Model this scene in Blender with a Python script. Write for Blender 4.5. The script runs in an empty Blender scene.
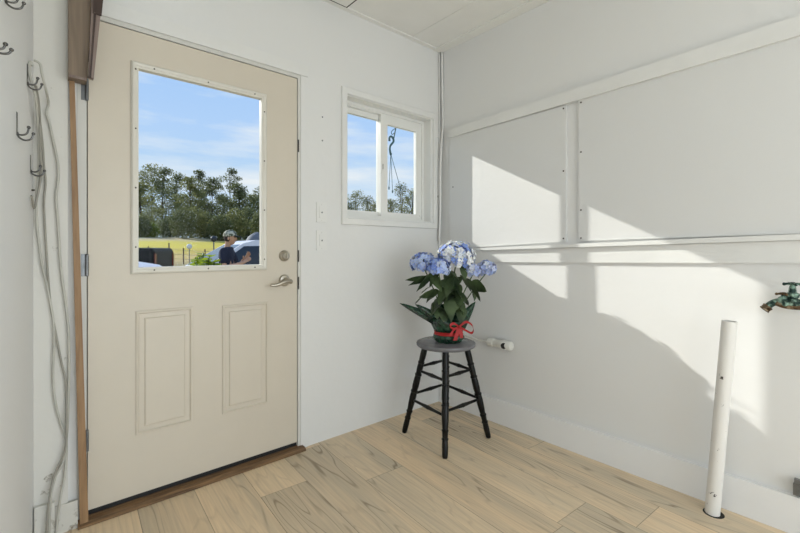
import bpy, bmesh, math, random
from mathutils import Vector, Matrix, noise
random.seed(7)
C = bpy.context.scene.collection
V = Vector
H = 1.093                      # eye height above the floor
YAW = math.radians(49.0)
FWD = V((math.cos(YAW), math.sin(YAW), 0)); RGT = V((math.sin(YAW), -math.cos(YAW), 0))
FOC = 419.0; CX = 400.0; CY = 250.0
D = 2.10                       # inner face of the door wall (plane Y = D)
XR = 2.215                     # inner face of the right wall
CEIL = 2.528
GROUND = -0.36

# ---------- surveying helpers: where a sight line meets a real plane ----------
def ray(px, py): return FWD + RGT*((px-CX)/FOC) + V((0, 0, (CY-py)/FOC))
def onY(px, py, Y=D):
    d = ray(px, py); k = Y/d.y; return V((d.x*k, Y, H+d.z*k))
def onX(px, py, X=XR):
    d = ray(px, py); k = X/d.x; return V((X, d.y*k, H+d.z*k))
def onZ(px, py, z=0.0):
    d = ray(px, py); k = (z-H)/d.z; return V((d.x*k, d.y*k, z))
def at(px, py, t): 
    return V((0, 0, H)) + ray(px, py)*t

# ---------- materials ----------
def new_mat(name):
    m = bpy.data.materials.new(name); m.use_nodes = True
    nt = m.node_tree; nt.nodes.clear()
    o = nt.nodes.new('ShaderNodeOutputMaterial'); b = nt.nodes.new('ShaderNodeBsdfPrincipled')
    nt.links.new(b.outputs[0], o.inputs[0])
    return m, nt, b
def N(nt, typ, **kw):
    n = nt.nodes.new(typ)
    for k, v in kw.items():
        if k in n.inputs: n.inputs[k].default_value = v
        else: setattr(n, k, v)
    return n
def lin(c): return tuple(((x/255)/12.92 if x/255 <= .04045 else ((x/255+.055)/1.055)**2.4) for x in c)+(1,)
def mat(name, col, rough=.5, metal=0, var=.06, scale=8, bump=0, bscale=60, spec=.5, sub=0, col2=None, thr=None):
    """painted / plain procedural surface: noise-varied colour and bump"""
    m, nt, b = new_mat(name)
    c = lin(col)
    tc = N(nt, 'ShaderNodeTexCoord')
    nz = N(nt, 'ShaderNodeTexNoise'); nz.inputs['Scale'].default_value = scale; nz.inputs['Detail'].default_value = 5
    nt.links.new(tc.outputs['Object'], nz.inputs['Vector'])
    rp = N(nt, 'ShaderNodeValToRGB')
    if thr: rp.color_ramp.elements[0].position, rp.color_ramp.elements[1].position = thr
    else: rp.color_ramp.elements[0].position = .3; rp.color_ramp.elements[1].position = .7
    if col2: rp.color_ramp.elements[0].color = c; rp.color_ramp.elements[1].color = lin(col2)
    else:
        rp.color_ramp.elements[0].color = tuple(x*(1-var) for x in c[:3])+(1,)
        rp.color_ramp.elements[1].color = tuple(min(1, x*(1+var)) for x in c[:3])+(1,)
    nt.links.new(nz.outputs['Fac'], rp.inputs[0]); nt.links.new(rp.outputs[0], b.inputs['Base Color'])
    b.inputs['Roughness'].default_value = rough; b.inputs['Metallic'].default_value = metal
    b.inputs['Specular IOR Level'].default_value = spec
    if sub: b.inputs['Subsurface Weight'].default_value = sub
    if bump:
        n2 = N(nt, 'ShaderNodeTexNoise'); n2.inputs['Scale'].default_value = bscale; n2.inputs['Detail'].default_value = 4
        nt.links.new(tc.outputs['Object'], n2.inputs['Vector'])
        bp = N(nt, 'ShaderNodeBump'); bp.inputs['Strength'].default_value = bump; bp.inputs['Distance'].default_value = .01
        nt.links.new(n2.outputs['Fac'], bp.inputs['Height']); nt.links.new(bp.outputs[0], b.inputs['Normal'])
    return m
def chip_mat(name, col, chip, rough=.45, scale=25, lo=.66, hi=.69, zlow=None, bump=.15):
    """paint with sparse chips and scuffs; zlow = height under which the wear is denser"""
    m, nt, b = new_mat(name)
    tc = N(nt, 'ShaderNodeTexCoord'); geo = N(nt, 'ShaderNodeNewGeometry')
    nz = N(nt, 'ShaderNodeTexNoise'); nz.inputs['Scale'].default_value = scale; nz.inputs['Detail'].default_value = 6; nz.inputs['Roughness'].default_value = .65
    nt.links.new(geo.outputs['Position'], nz.inputs['Vector'])
    fac = nz.outputs['Fac']
    if zlow is not None:
        sp = N(nt, 'ShaderNodeSeparateXYZ'); nt.links.new(geo.outputs['Position'], sp.inputs[0])
        mr = N(nt, 'ShaderNodeMapRange'); mr.inputs['From Min'].default_value = 0; mr.inputs['From Max'].default_value = zlow
        mr.inputs['To Min'].default_value = .12; mr.inputs['To Max'].default_value = 0
        nt.links.new(sp.outputs['Z'], mr.inputs['Value'])
        ad = N(nt, 'ShaderNodeMath', operation='ADD'); nt.links.new(fac, ad.inputs[0]); nt.links.new(mr.outputs[0], ad.inputs[1]); fac = ad.outputs[0]
    rp = N(nt, 'ShaderNodeValToRGB'); e = rp.color_ramp.elements
    e[0].position = lo; e[0].color = lin(col); e[1].position = hi; e[1].color = lin(chip)
    nt.links.new(fac, rp.inputs[0]); nt.links.new(rp.outputs[0], b.inputs['Base Color'])
    b.inputs['Roughness'].default_value = rough
    bp = N(nt, 'ShaderNodeBump'); bp.inputs['Strength'].default_value = bump; bp.inputs['Distance'].default_value = .004
    n2 = N(nt, 'ShaderNodeTexNoise'); n2.inputs['Scale'].default_value = 18; nt.links.new(geo.outputs['Position'], n2.inputs['Vector'])
    nt.links.new(n2.outputs['Fac'], bp.inputs['Height']); nt.links.new(bp.outputs[0], b.inputs['Normal'])
    return m
def wood_mat(name, c1, c2, axis='Z', rough=.5, scale=6):
    m, nt, b = new_mat(name)
    tc = N(nt, 'ShaderNodeTexCoord'); mp = N(nt, 'ShaderNodeMapping')
    s = {'X': (1, 14, 14), 'Y': (14, 1, 14), 'Z': (14, 14, 1)}[axis]
    mp.inputs['Scale'].default_value = s
    nt.links.new(tc.outputs['Object'], mp.inputs[0])
    nz = N(nt, 'ShaderNodeTexNoise'); nz.inputs['Scale'].default_value = scale; nz.inputs['Detail'].default_value = 6; nz.inputs['Distortion'].default_value = .6
    nt.links.new(mp.outputs[0], nz.inputs[0])
    rp = N(nt, 'ShaderNodeValToRGB'); e = rp.color_ramp.elements
    e[0].position = .32; e[0].color = lin(c1); e[1].position = .68; e[1].color = lin(c2)
    nt.links.new(nz.outputs['Fac'], rp.inputs[0]); nt.links.new(rp.outputs[0], b.inputs['Base Color'])
    b.inputs['Roughness'].default_value = rough
    return m
def leaf_mat(name, c1, c2, trans=.35, rough=.45, scale=3, rnd=False):
    m, nt, b = new_mat(name)
    out = nt.nodes['Material Output']
    tc = N(nt, 'ShaderNodeTexCoord')
    nz = N(nt, 'ShaderNodeTexNoise'); nz.inputs['Scale'].default_value = scale; nz.inputs['Detail'].default_value = 4
    nt.links.new(tc.outputs['Object'], nz.inputs[0])
    rp = N(nt, 'ShaderNodeValToRGB'); e = rp.color_ramp.elements
    e[0].position = .35; e[0].color = lin(c1); e[1].position = .65; e[1].color = lin(c2)
    nt.links.new(nz.outputs['Fac'], rp.inputs[0]); nt.links.new(rp.outputs[0], b.inputs['Base Color'])
    b.inputs['Roughness'].default_value = rough; b.inputs['Specular IOR Level'].default_value = .3
    tr = N(nt, 'ShaderNodeBsdfTranslucent'); nt.links.new(rp.outputs[0], tr.inputs[0])
    mx = N(nt, 'ShaderNodeMixShader'); mx.inputs[0].default_value = trans
    nt.links.new(b.outputs[0], mx.inputs[1]); nt.links.new(tr.outputs[0], mx.inputs[2]); nt.links.new(mx.outputs[0], out.inputs[0])
    return m
def glass_mat(name, refl=.05, tint=(.97, .985, .98)):
    m, nt, b = new_mat(name); out = nt.nodes['Material Output']; nt.nodes.remove(b)
    t = N(nt, 'ShaderNodeBsdfTransparent'); t.inputs[0].default_value = tint+(1,)
    g = N(nt, 'ShaderNodeBsdfGlossy'); g.inputs['Roughness'].default_value = .01
    f = N(nt, 'ShaderNodeFresnel'); f.inputs['IOR'].default_value = 1.10
    mx = N(nt, 'ShaderNodeMixShader'); nt.links.new(f.outputs[0], mx.inputs[0])
    nt.links.new(t.outputs[0], mx.inputs[1]); nt.links.new(g.outputs[0], mx.inputs[2]); nt.links.new(mx.outputs[0], out.inputs[0])
    return m

M = {}
M['wall'] = chip_mat('wall_paint', (231, 230, 228), (206, 202, 194), rough=.5, scale=9, lo=.74, hi=.80, bump=.25)
M['wallboard'] = chip_mat('wallboard_paint', (225, 224, 222), (205, 202, 198), rough=.42, scale=7, lo=.72, hi=.80, bump=.3)
M['trim'] = mat('trim_paint', (232, 231, 228), rough=.4, var=.02, bump=.12, bscale=30)
M['ceiling'] = mat('ceiling_paint', (241, 239, 234), rough=.6, var=.015, bump=.1, bscale=20)
M['base'] = chip_mat('baseboard_paint', (240, 239, 238), (120, 110, 96), rough=.42, scale=30, lo=.735, hi=.76, bump=.2)
M['worn'] = chip_mat('worn_baseboard_paint', (216, 213, 205), (128, 114, 94), rough=.6, scale=24, lo=.60, hi=.74, zlow=.10, bump=.6)
M['jamb'] = chip_mat('jamb_paint', (214, 212, 206), (170, 160, 140), rough=.5, scale=22, lo=.70, hi=.76, bump=.2)
M['door'] = mat('door_paint', (215, 205, 189), rough=.42, var=.012, bump=.06, bscale=14)
M['lite'] = mat('door_lite_frame', (224, 219, 208), rough=.35, var=.01)
M['vinyl'] = mat('window_vinyl', (238, 237, 233), rough=.3, var=.008)
M['glass'] = glass_mat('pane_glass')
M['nickel'] = mat('satin_nickel', (176, 170, 158), rough=.28, metal=1, var=.05)
M['chrome'] = mat('hook_chrome', (104, 103, 102), rough=.22, metal=1, var=.1)
M['darkmetal'] = mat('dark_metal', (54, 50, 46), rough=.45, metal=.6, var=.2)
M['steel'] = mat('grey_steel', (120, 122, 124), rough=.4, metal=.7, var=.2, scale=30)
M['screw'] = mat('screw_dark', (70, 62, 52), rough=.4, metal=.7, var=.2)
M['black'] = mat('black_gap', (22, 19, 17), rough=.8, var=.2)
M['rubber'] = mat('black_rubber', (20, 20, 21), rough=.6, var=.1)
M['cable'] = mat('cable_sheath', (190, 187, 178), rough=.5, var=.08, scale=12)
M['cable_grey'] = mat('cable_sheath_grey', (156, 152, 142), rough=.5, var=.08, scale=12)
M['plug'] = mat('switch_plastic', (233, 232, 229), rough=.3, var=.01)
M['strip'] = wood_mat('bare_pine', (140, 108, 76), (164, 130, 94), 'Z', .55)
M['sill'] = wood_mat('oak_sill', (88, 66, 46), (140, 108, 74), 'X', .5)
M['brown'] = wood_mat('brown_box_wood', (118, 102, 86), (142, 124, 106), 'Z', .6, 3)
M['darkwood'] = wood_mat('dark_box_wood', (44, 32, 28), (72, 52, 44), 'Z', .4, 3)
M['mould'] = wood_mat('grey_brown_moulding', (112, 92, 84), (150, 132, 124), 'Z', .35, 3)
M['stoolblack'] = mat('stool_black_lacquer', (8, 8, 8), rough=.33, var=.3, scale=40, spec=.28)
M['stoolseat'] = mat('stool_grey_lacquer', (112, 112, 116), rough=.25, var=.12, scale=20)
M['pvc'] = chip_mat('pvc_white', (234, 231, 226), (60, 54, 50), rough=.35, scale=34, lo=.665, hi=.675, bump=.05)
M['pvc2'] = mat('pvc_dull', (222, 220, 212), rough=.4, var=.05, scale=20)
M['verdigris'] = mat('verdigris_brass', (24, 50, 44), rough=.55, metal=.4, scale=55, col2=(136, 164, 148), thr=(.45, .62), bump=.4, bscale=120)
M['brass'] = mat('old_brass', (84, 66, 46), rough=.5, metal=.7, scale=60, col2=(146, 132, 110), thr=(.45, .68), bump=.4, bscale=120)
M['foil'] = mat('wrapper_green', (16, 44, 32), rough=.22, scale=36, col2=(58, 92, 70), thr=(.4, .7), bump=.5, bscale=40)
M['ribbon'] = mat('red_ribbon', (168, 5, 8), rough=.5, var=.15, scale=20)
M['hydleaf'] = leaf_mat('hydrangea_leaf', (40, 56, 36), (86, 104, 70), .15, .4, 9)
M['stem'] = mat('green_stem', (70, 96, 48), rough=.5, var=.15)

def petal_mat():
    m, nt, b = new_mat('hydrangea_petal')
    at_ = N(nt, 'ShaderNodeAttribute'); at_.attribute_name = 'tint'
    nt.links.new(at_.outputs['Color'], b.inputs['Base Color']); b.inputs['Roughness'].default_value = .55
    b.inputs['Subsurface Weight'].default_value = .05
    return m
M['petal'] = petal_mat()

def floor_mat():
    m, nt, b = new_mat('laminate_planks')
    uv = N(nt, 'ShaderNodeUVMap'); uv.uv_map = 'grain'
    ue = N(nt, 'ShaderNodeUVMap'); ue.uv_map = 'edge'
    mp = N(nt, 'ShaderNodeMapping'); mp.inputs['Scale'].default_value = (5.5, .62, 1)
    nt.links.new(uv.outputs[0], mp.inputs[0])
    # low frequency cathedral figure
    n1 = N(nt, 'ShaderNodeTexNoise'); n1.inputs['Scale'].default_value = 1.3; n1.inputs['Detail'].default_value = 2; n1.inputs['Roughness'].default_value = .4
    nt.links.new(mp.outputs[0], n1.inputs[0])
    mul = N(nt, 'ShaderNodeMath', operation='MULTIPLY'); mul.inputs[1].default_value = 15
    nt.links.new(n1.outputs['Fac'], mul.inputs[0])
    fr = N(nt, 'ShaderNodeMath', operation='PINGPONG'); fr.inputs[1].default_value = .5; nt.links.new(mul.outputs[0], fr.inputs[0])
    # fine grain
    mp2 = N(nt, 'ShaderNodeMapping'); mp2.inputs['Scale'].default_value = (60, 2.2, 1); nt.links.new(uv.outputs[0], mp2.inputs[0])
    n2 = N(nt, 'ShaderNodeTexNoise'); n2.inputs['Scale'].default_value = 1.6; n2.inputs['Detail'].default_value = 6; nt.links.new(mp2.outputs[0], n2.inputs[0])
    # broad patches
    n3 = N(nt, 'ShaderNodeTexNoise'); n3.inputs['Scale'].default_value = 1.1; n3.inputs['Detail'].default_value = 3; nt.links.new(mp.outputs[0], n3.inputs[0])
    def ramp(src, p0, c0, p1, c1):
        r = N(nt, 'ShaderNodeValToRGB'); e = r.color_ramp.elements
        e[0].position = p0; e[0].color = c0; e[1].position = p1; e[1].color = c1
        nt.links.new(src, r.inputs[0]); return r
    base = ramp(n3.outputs['Fac'], .38, lin((238, 214, 180)), .62, lin((214, 197, 170)))
    lines = ramp(fr.outputs[0], .0, lin((160, 146, 132)), .13, (1, 1, 1, 1))
    mask = ramp(n3.outputs['Fac'], .50, (0, 0, 0, 1), .64, (1, 1, 1, 1))
    lm = N(nt, 'ShaderNodeMixRGB', blend_type='MIX'); lm.inputs[1].default_value = (1, 1, 1, 1)
    mm = N(nt, 'ShaderNodeMath', operation='MULTIPLY_ADD'); mm.inputs[1].default_value = .70; mm.inputs[2].default_value = .16; nt.links.new(mask.outputs[0], mm.inputs[0])
    nt.links.new(mm.outputs[0], lm.inputs[0]); nt.links.new(lines.outputs[0], lm.inputs[2])
    m1 = N(nt, 'ShaderNodeMixRGB', blend_type='MULTIPLY'); m1.inputs[0].default_value = 1
    nt.links.new(base.outputs[0], m1.inputs[1]); nt.links.new(lm.outputs[0], m1.inputs[2])
    g = ramp(n2.outputs['Fac'], .3, (.84, .82, .80, 1), .7, (1.06, 1.05, 1.04, 1))
    m2 = N(nt, 'ShaderNodeMixRGB', blend_type='MULTIPLY'); m2.inputs[0].default_value = .85
    nt.links.new(m1.outputs[0], m2.inputs[1]); nt.links.new(g.outputs[0], m2.inputs[2])
    ti = N(nt, 'ShaderNodeAttribute'); ti.attribute_name = 'tint'
    m3 = N(nt, 'ShaderNodeMixRGB', blend_type='MULTIPLY'); m3.inputs[0].default_value = 1
    nt.links.new(m2.outputs[0], m3.inputs[1]); nt.links.new(ti.outputs['Color'], m3.inputs[2])
    # bevelled seams
    sp = N(nt, 'ShaderNodeSeparateXYZ'); nt.links.new(ue.outputs[0], sp.inputs[0])
    a = N(nt, 'ShaderNodeMath', operation='MINIMUM'); nt.links.new(sp.outputs[0], a.inputs[0]); nt.links.new(sp.outputs[1], a.inputs[1])
    seam = ramp(a.outputs[0], .0014, (.34, .29, .25, 1), .0036, (1, 1, 1, 1))
    m4 = N(nt, 'ShaderNodeMixRGB', blend_type='MULTIPLY'); m4.inputs[0].default_value = 1
    nt.links.new(m3.outputs[0], m4.inputs[1]); nt.links.new(seam.outputs[0], m4.inputs[2])
    nt.links.new(m4.outputs[0], b.inputs['Base Color'])
    b.inputs['Roughness'].default_value = .42; b.inputs['Specular IOR Level'].default_value = .35
    bp = N(nt, 'ShaderNodeBump'); bp.inputs['Strength'].default_value = .12; bp.inputs['Distance'].default_value = .002
    nt.links.new(n2.outputs['Fac'], bp.inputs['Height']); nt.links.new(bp.outputs[0], b.inputs['Normal'])
    return m
M['floor'] = floor_mat()

# ---------- object helpers ----------
def wloc(o):
    p = V((0, 0, 0))
    while o: p += o.location; o = o.parent
    return p
def tag(o, label=None, cat=None, group=None, kind=None):
    if label: o['label'] = label
    if cat: o['category'] = cat
    if group: o['group'] = group
    if kind: o['kind'] = kind
    return o
def obj(name, bm, m, parent=None, origin=None, smooth=False, bevel=0):
    """links the world-space bmesh as one mesh object"""
    if bevel:
        bmesh.ops.bevel(bm, geom=[e for e in bm.edges if len(e.link_faces) == 2 and e.calc_face_angle(0) > .6], offset=bevel, segments=2, affect='EDGES', profile=.5)
    bmesh.ops.recalc_face_normals(bm, faces=bm.faces)
    o0 = wloc(parent) if parent else (V(origin) if origin is not None else V((0, 0, 0)))
    bmesh.ops.translate(bm, verts=bm.verts, vec=-o0)
    me = bpy.data.meshes.new(name); bm.to_mesh(me); bm.free()
    for mm in (m if isinstance(m, (list, tuple)) else [m]): me.materials.append(mm)
    if smooth:
        for p in me.polygons: p.use_smooth = True
        if smooth is not True:
            try: me.set_sharp_from_angle(angle=smooth)
            except Exception: pass
    o = bpy.data.objects.new(name, me); C.objects.link(o)
    if parent: o.parent = parent
    else: o.location = o0
    return o
def thing(name, loc, label=None, cat=None, group=None, kind=None):
    o = bpy.data.objects.new(name, None); C.objects.link(o); o.location = V(loc); o.empty_display_size = .05
    return tag(o, label, cat, group, kind)
def B(): return bmesh.new()
def box(bm, x0, x1, y0, y1, z0, z1, mi=0):
    v = [bm.verts.new((x, y, z)) for x in (x0, x1) for y in (y0, y1) for z in (z0, z1)]
    for f in ((0, 1, 3, 2), (4, 6, 7, 5), (0, 4, 5, 1), (2, 3, 7, 6), (0, 2, 6, 4), (1, 5, 7, 3)):
        bm.faces.new([v[i] for i in f]).material_index = mi
    return bm
def prism(bm, pts, vec, mi=0):
    """extrude a polygon of 3D points by vec"""
    a = [bm.verts.new(p) for p in pts]; b = [bm.verts.new(V(p)+V(vec)) for p in pts]
    n = len(pts)
    bm.faces.new(a[::-1]).material_index = mi; bm.faces.new(b).material_index = mi
    for i in range(n): bm.faces.new([a[i], a[(i+1) % n], b[(i+1) % n], b[i]]).material_index = mi
    return bm
def basis(d):
    d = V(d).normalized(); u = d.orthogonal().normalized()
    if abs(d.z) < .99: u = d.cross(V((0, 0, 1))).normalized()
    return u, d.cross(u).normalized()
def lathe(bm, p0, p1, prof, seg=16, caps=True, mi=0):
    """prof: (fraction along p0-p1, radius)"""
    p0 = V(p0); p1 = V(p1); d = p1-p0; u, w = basis(d); loops = []
    for t, r in prof:
        c = p0+d*t
        loops.append([bm.verts.new(c+(u*math.cos(a)+w*math.sin(a))*max(r, 1e-5)) for a in [2*math.pi*i/seg for i in range(seg)]])
    for a, b in zip(loops, loops[1:]):
        for i in range(seg): bm.faces.new([a[i], a[(i+1) % seg], b[(i+1) % seg], b[i]]).material_index = mi
    if caps:
        bm.faces.new(loops[0][::-1]).material_index = mi; bm.faces.new(loops[-1]).material_index = mi
    return bm
def cyl(bm, p0, p1, r, seg=16, mi=0): return lathe(bm, p0, p1, [(0, r), (1, r)], seg, True, mi)
def smooth_path(pts, n=6):
    pts = [V(p) for p in pts]; out = []
    P = [pts[0]*2-pts[1]]+pts+[pts[-1]*2-pts[-2]]
    for i in range(1, len(P)-2):
        for k in range(n):
            t = k/n; a, b, c, d = P[i-1], P[i], P[i+1], P[i+2]
            out.append(.5*((2*b)+(c-a)*t+(2*a-5*b+4*c-d)*t*t+(3*b-a-3*c+d)*t**3))
    out.append(pts[-1]); return out
def tube(bm, pts, r, seg=8, n=6, smooth=True, mi=0):
    P = smooth_path(pts, n) if smooth and len(pts) > 2 else [V(p) for p in pts]
    loops = []; m = len(P); u = None
    for i, p in enumerate(P):
        d = (P[min(i+1, m-1)]-P[max(i-1, 0)]).normalized()
        if u is None: u = d.orthogonal().normalized()
        u = (u-d*u.dot(d)).normalized(); w = d.cross(u)
        rr = r(i/(m-1)) if callable(r) else r
        loops.append([bm.verts.new(p+(u*math.cos(a)+w*math.sin(a))*rr) for a in [2*math.pi*k/seg for k in range(seg)]])
    for a, b in zip(loops, loops[1:]):
        for i in range(seg): bm.faces.new([a[i], a[(i+1) % seg], b[(i+1) % seg], b[i]]).material_index = mi
    bm.faces.new(loops[0][::-1]).material_index = mi; bm.faces.new(loops[-1]).material_index = mi
    return bm
def ball(bm, c, r, sc=(1, 1, 1), sub=2, mi=0):
    res = bmesh.ops.create_icosphere(bm, subdivisions=sub, radius=1)
    for v in res['verts']: v.co = V((v.co.x*r*sc[0], v.co.y*r*sc[1], v.co.z*r*sc[2]))+V(c)
    for f in {f for v in res['verts'] for f in v.link_faces}: f.material_index = mi
    return bm
def ringY(bm, x0, x1, z0, z1, y, prof, fill=False, mi=0):
    """mitred rectangular moulding lying in a plane Y = const; prof: (inset, toward the room)"""
    loops = []
    for i, h in prof:
        loops.append([bm.verts.new(p) for p in ((x0+i, y-h, z0+i), (x1-i, y-h, z0+i), (x1-i, y-h, z1-i), (x0+i, y-h, z1-i))])
    for a, b in zip(loops, loops[1:]):
        for k in range(4): bm.faces.new([a[k], a[(k+1) % 4], b[(k+1) % 4], b[k]]).material_index = mi
    if fill: bm.faces.new(loops[-1]).material_index = mi
    return bm

# ================= THE SETTING =================
YB = -2.6            # rear wall
WT = .16             # outer wall thickness
def left_x(Y): return -.25+.1152*Y      # the left wall runs a little out of square

# floor: planks laid almost parallel to the right wall
bm = B()
ang = math.radians(-3.4); ca, sa = math.cos(ang), math.sin(ang)
uvg = bm.loops.layers.uv.new('grain'); uve = bm.loops.layers.uv.new('edge'); tl = bm.loops.layers.float_color.new('tint')
W_, L_ = .2205, 1.30
def ab(p): return (p.x*ca+p.y*sa, -p.x*sa+p.y*ca)      # across / along
o_ab = ab(onZ(286, 532))
joints = {0: ab(onZ(282, 490))[1], 2: ab(onZ(388, 472))[1], 1: ab(onZ(500, 490))[1]+.9, 3: ab(onZ(388, 472))[1]+.55, 4: ab(onZ(580, 507))[1], 5: ab(onZ(657, 509))[1]}
rnd = random.Random(5)
for k in range(-11, 12):
    a0 = o_ab[0]+k*W_; j0 = joints.get(k+0, rnd.uniform(0, L_))
    for j in range(-5, 5):
        b0 = j0+j*L_
        ps = [(a0, b0), (a0+W_, b0), (a0+W_, b0+L_), (a0, b0+L_)]
        co = [V((a*ca-b*sa, a*sa+b*ca, 0)) for a, b in ps]
        f = bm.faces.new([bm.verts.new(c) for c in co])
        gx, gy = rnd.uniform(0, 40), rnd.uniform(0, 40); t = rnd.uniform(.93, 1.05); w = rnd.uniform(-.02, .02)
        for l, (a, b) in zip(f.loops, ps):
            l[uvg].uv = (a-a0+gx, b-b0+gy); l[tl] = (t*(1+w), t, t*(1-w), 1)
        E = [(0, 0), (W_, 0), (W_, L_), (0, L_)]
        for l, e in zip(f.loops, E): l[uve].uv = e
for co, no in (((0, 2.17, 0), (0, 1, 0)), ((0, YB, 0), (0, -1, 0)), ((XR+.02, 0, 0), (1, 0, 0)), ((left_x(0)-.03, 0, 0), (-1, .1152, 0))):
    bmesh.ops.bisect_plane(bm, geom=bm.verts[:]+bm.edges[:]+bm.faces[:], plane_co=co, plane_no=no, clear_outer=True)
fl = obj('floor', bm, M['floor']); tag(fl, kind='structure')

# door wall with openings for the door and the window
DX0, DX1, DZ0, DZ1 = .1583, 1.0785, .043, 2.030          # door leaf
WX0, WX1, WZ0, WZ1 = 1.385, 2.118, 1.288, 2.022          # window opening
OX0, OX1, OZ1 = DX0-.035, DX1+.032, DZ1+.035             # rough opening
bm = B(); y0, y1 = D, D+WT
for a in ((left_x(D)-.35, OX0, 0, CEIL), (OX0, OX1, OZ1, CEIL), (OX1, WX0, 0, CEIL), (WX0, WX1, 0, WZ0), (WX0, WX1, WZ1, CEIL), (WX1, XR+WT, 0, CEIL), (OX0, OX1, -.05, .0)):
    box(bm, a[0], a[1], y0, y1, a[2], a[3])
tag(obj('wall_back', bm, M['wall']), kind='structure')
bm = B(); SY0, SY1, SZ0, SZ1 = -2.2, -.70, .12, 1.60  # opening for the added side window, out of view
for a in ((YB-WT, SY0, -.05, CEIL), (SY1, D, -.05, CEIL), (SY0, SY1, -.05, SZ0), (SY0, SY1, SZ1, CEIL)): box(bm, XR, XR+WT, *a)
tag(obj('wall_right', bm, M['wall']), kind='structure')
bm = B(); 
prism(bm, [(left_x(D)+.003, D, 0), (left_x(YB), YB, 0), (left_x(YB)-WT, YB, 0), (left_x(D)-WT, D, 0)], (0, 0, CEIL))
tag(obj('wall_left', bm, M['wall']), kind='structure')
# rear wall; its wide window is unseen, added to brighten the room
bm = B(); RX0, RX1, RZ0, RZ1 = -.15, 1.95, .10, 1.75
for a in ((left_x(YB)-WT, RX0, 0, CEIL), (RX1, XR, 0, CEIL), (RX0, RX1, 0, RZ0), (RX0, RX1, RZ1, CEIL)):
    box(bm, a[0], a[1], YB-WT, YB, a[2], a[3])
tag(obj('wall_rear', bm, M['wall']), kind='structure')
wr = thing('fill_window_rear', ((RX0+RX1)/2, YB-.06, RZ0), kind='structure')
bm = B(); 
for a in ((RX0, RX1, RZ0, RZ0+.05), (RX0, RX1, RZ1-.05, RZ1), (RX0, RX0+.05, RZ0+.05, RZ1-.05), (RX1-.05, RX1, RZ0+.05, RZ1-.05), ((RX0+RX1)/2-.03, (RX0+RX1)/2+.03, RZ0+.05, RZ1-.05)):
    box(bm, a[0], a[1], YB-.09, YB-.03, a[2], a[3])
obj('window_frame', bm, M['vinyl'], wr)
for a, b in ((RX0+.05, (RX0+RX1)/2-.03), ((RX0+RX1)/2+.03, RX1-.05)):
    bm = B(); box(bm, a, b, YB-.064, YB-.058, RZ0+.05, RZ1-.05); obj('pane', bm, M['glass'], wr)
w3 = thing('fill_window_side', (XR+.06, (SY0+SY1)/2, SZ0), kind='structure')  # added side window, unseen behind the camera, holds a fill light
bm = B()
for a in ((SY0, SY1, SZ0, SZ0+.05), (SY0, SY1, SZ1-.05, SZ1), (SY0, SY0+.05, SZ0+.05, SZ1-.05), (SY1-.05, SY1, SZ0+.05, SZ1-.05)): box(bm, XR+.03, XR+.09, *a)
obj('window_frame', bm, M['vinyl'], w3)
bm = B(); box(bm, XR+.058, XR+.064, SY0+.05, SY1-.05, SZ0+.05, SZ1-.05); obj('pane', bm, M['glass'], w3)
bm = B(); box(bm, left_x(YB)-WT, XR+WT, YB-WT, D+WT, CEIL, CEIL+.1)
# two raised ceiling sheets leave faint joints
cj = onZ(405, 20, CEIL).x
tag(obj('ceiling', bm, M['ceiling']), kind='structure')
def ceil_trim(name, x0, x1, y0, y1, h):
    bm = B(); box(bm, x0, x1, y0, y1, CEIL-h, CEIL-.0003); tag(obj(name, bm, M['ceiling'], bevel=.0015), kind='structure')
ceil_trim('trim_1', XR-.075, XR-.0005, YB+.01, D-.001, .012)
ceil_trim('trim_2', .06, XR-.076, D-.03, D-.0005, .008)
p = onZ(470, 5, CEIL)
ceil_trim('trim_3', 1.30, 1.335, YB+.01, D-.55, .004)
ceil_trim('trim_4', p.x-.012, p.x+.012, YB+.01, D-.031, .003)

# right wall: built-up boards (out of level as in the old house)
def boardX(bm, l0, l1, r0, r1, th, X=XR, back=.0005):
    """board on the right wall; pixel corners: left-bottom, left-top, right-bottom, right-top"""
    P = [onX(*q, X-th) for q in (l0, l1, r1, r0)]
    prism(bm, P, (th-back, 0, 0)); return bm
def ext(q0, q1, x):   # extend a sight line pair to another column
    s = (q1[1]-q0[1])/(q1[0]-q0[0]); return (x, q0[1]+s*(x-q0[0]))
EX = 815
def wedge(bm, q00, q01, q10, q11, th, extend=.15):
    """board whose corners are surveyed at columns of the photo then carried on past the frame"""
    a0, a1, b0, b1 = [onX(*q, XR-th) for q in (q00, q01, q10, q11)]
    if extend:
        d0 = (b0-a0).normalized(); d1 = (b1-a1).normalized()
        b0 = b0+d0*extend; b1 = b1+d1*extend
    prism(bm, [a0, a1, b1, b0], (th-.0005, 0, 0)); return bm
bm = wedge(B(), (449, 137.5), (449, 129.5), (798, 35.5), (798, 15.5), .030, .40)
tag(obj('trim_5', bm, M['trim'], bevel=.002), kind='structure')
def panel(name, q, extend=0):
    bm = wedge(B(), *q, .014, extend)
    return tag(obj(name, bm, M['wallboard'], bevel=.002), kind='structure')
panel('trim_6', ((449.5, 249), (449.5, 138.2), (566, 241.5), (566, 105)))
panel('trim_7', ((578.5, 241), (578.5, 99.6), (798, 233.8), (798, 36.5)), .40)
def screw(bm, p, n, r=.0045):
    n = V(n); lathe(bm, p, V(p)+n*.0025, [(0, r), (.6, r), (1, r*.6)], 10)
scr = [(563.5, 108.5), (563.5, 171), (563.5, 238.5), (581, 102.5), (581, 152), (581, 210), (581, 238), (453, 187)]
for q in scr:
    bm = B(); screw(bm, onX(*q, XR-.0138), (-1, 0, 0)); 
    o = obj('screw', bm, M['screw'], origin=onX(*q, XR-.0138)); tag(o, 'small dark screw head in the white boards of the right wall', 'screw', 'screws in the wall boards')
SC = o
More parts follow.
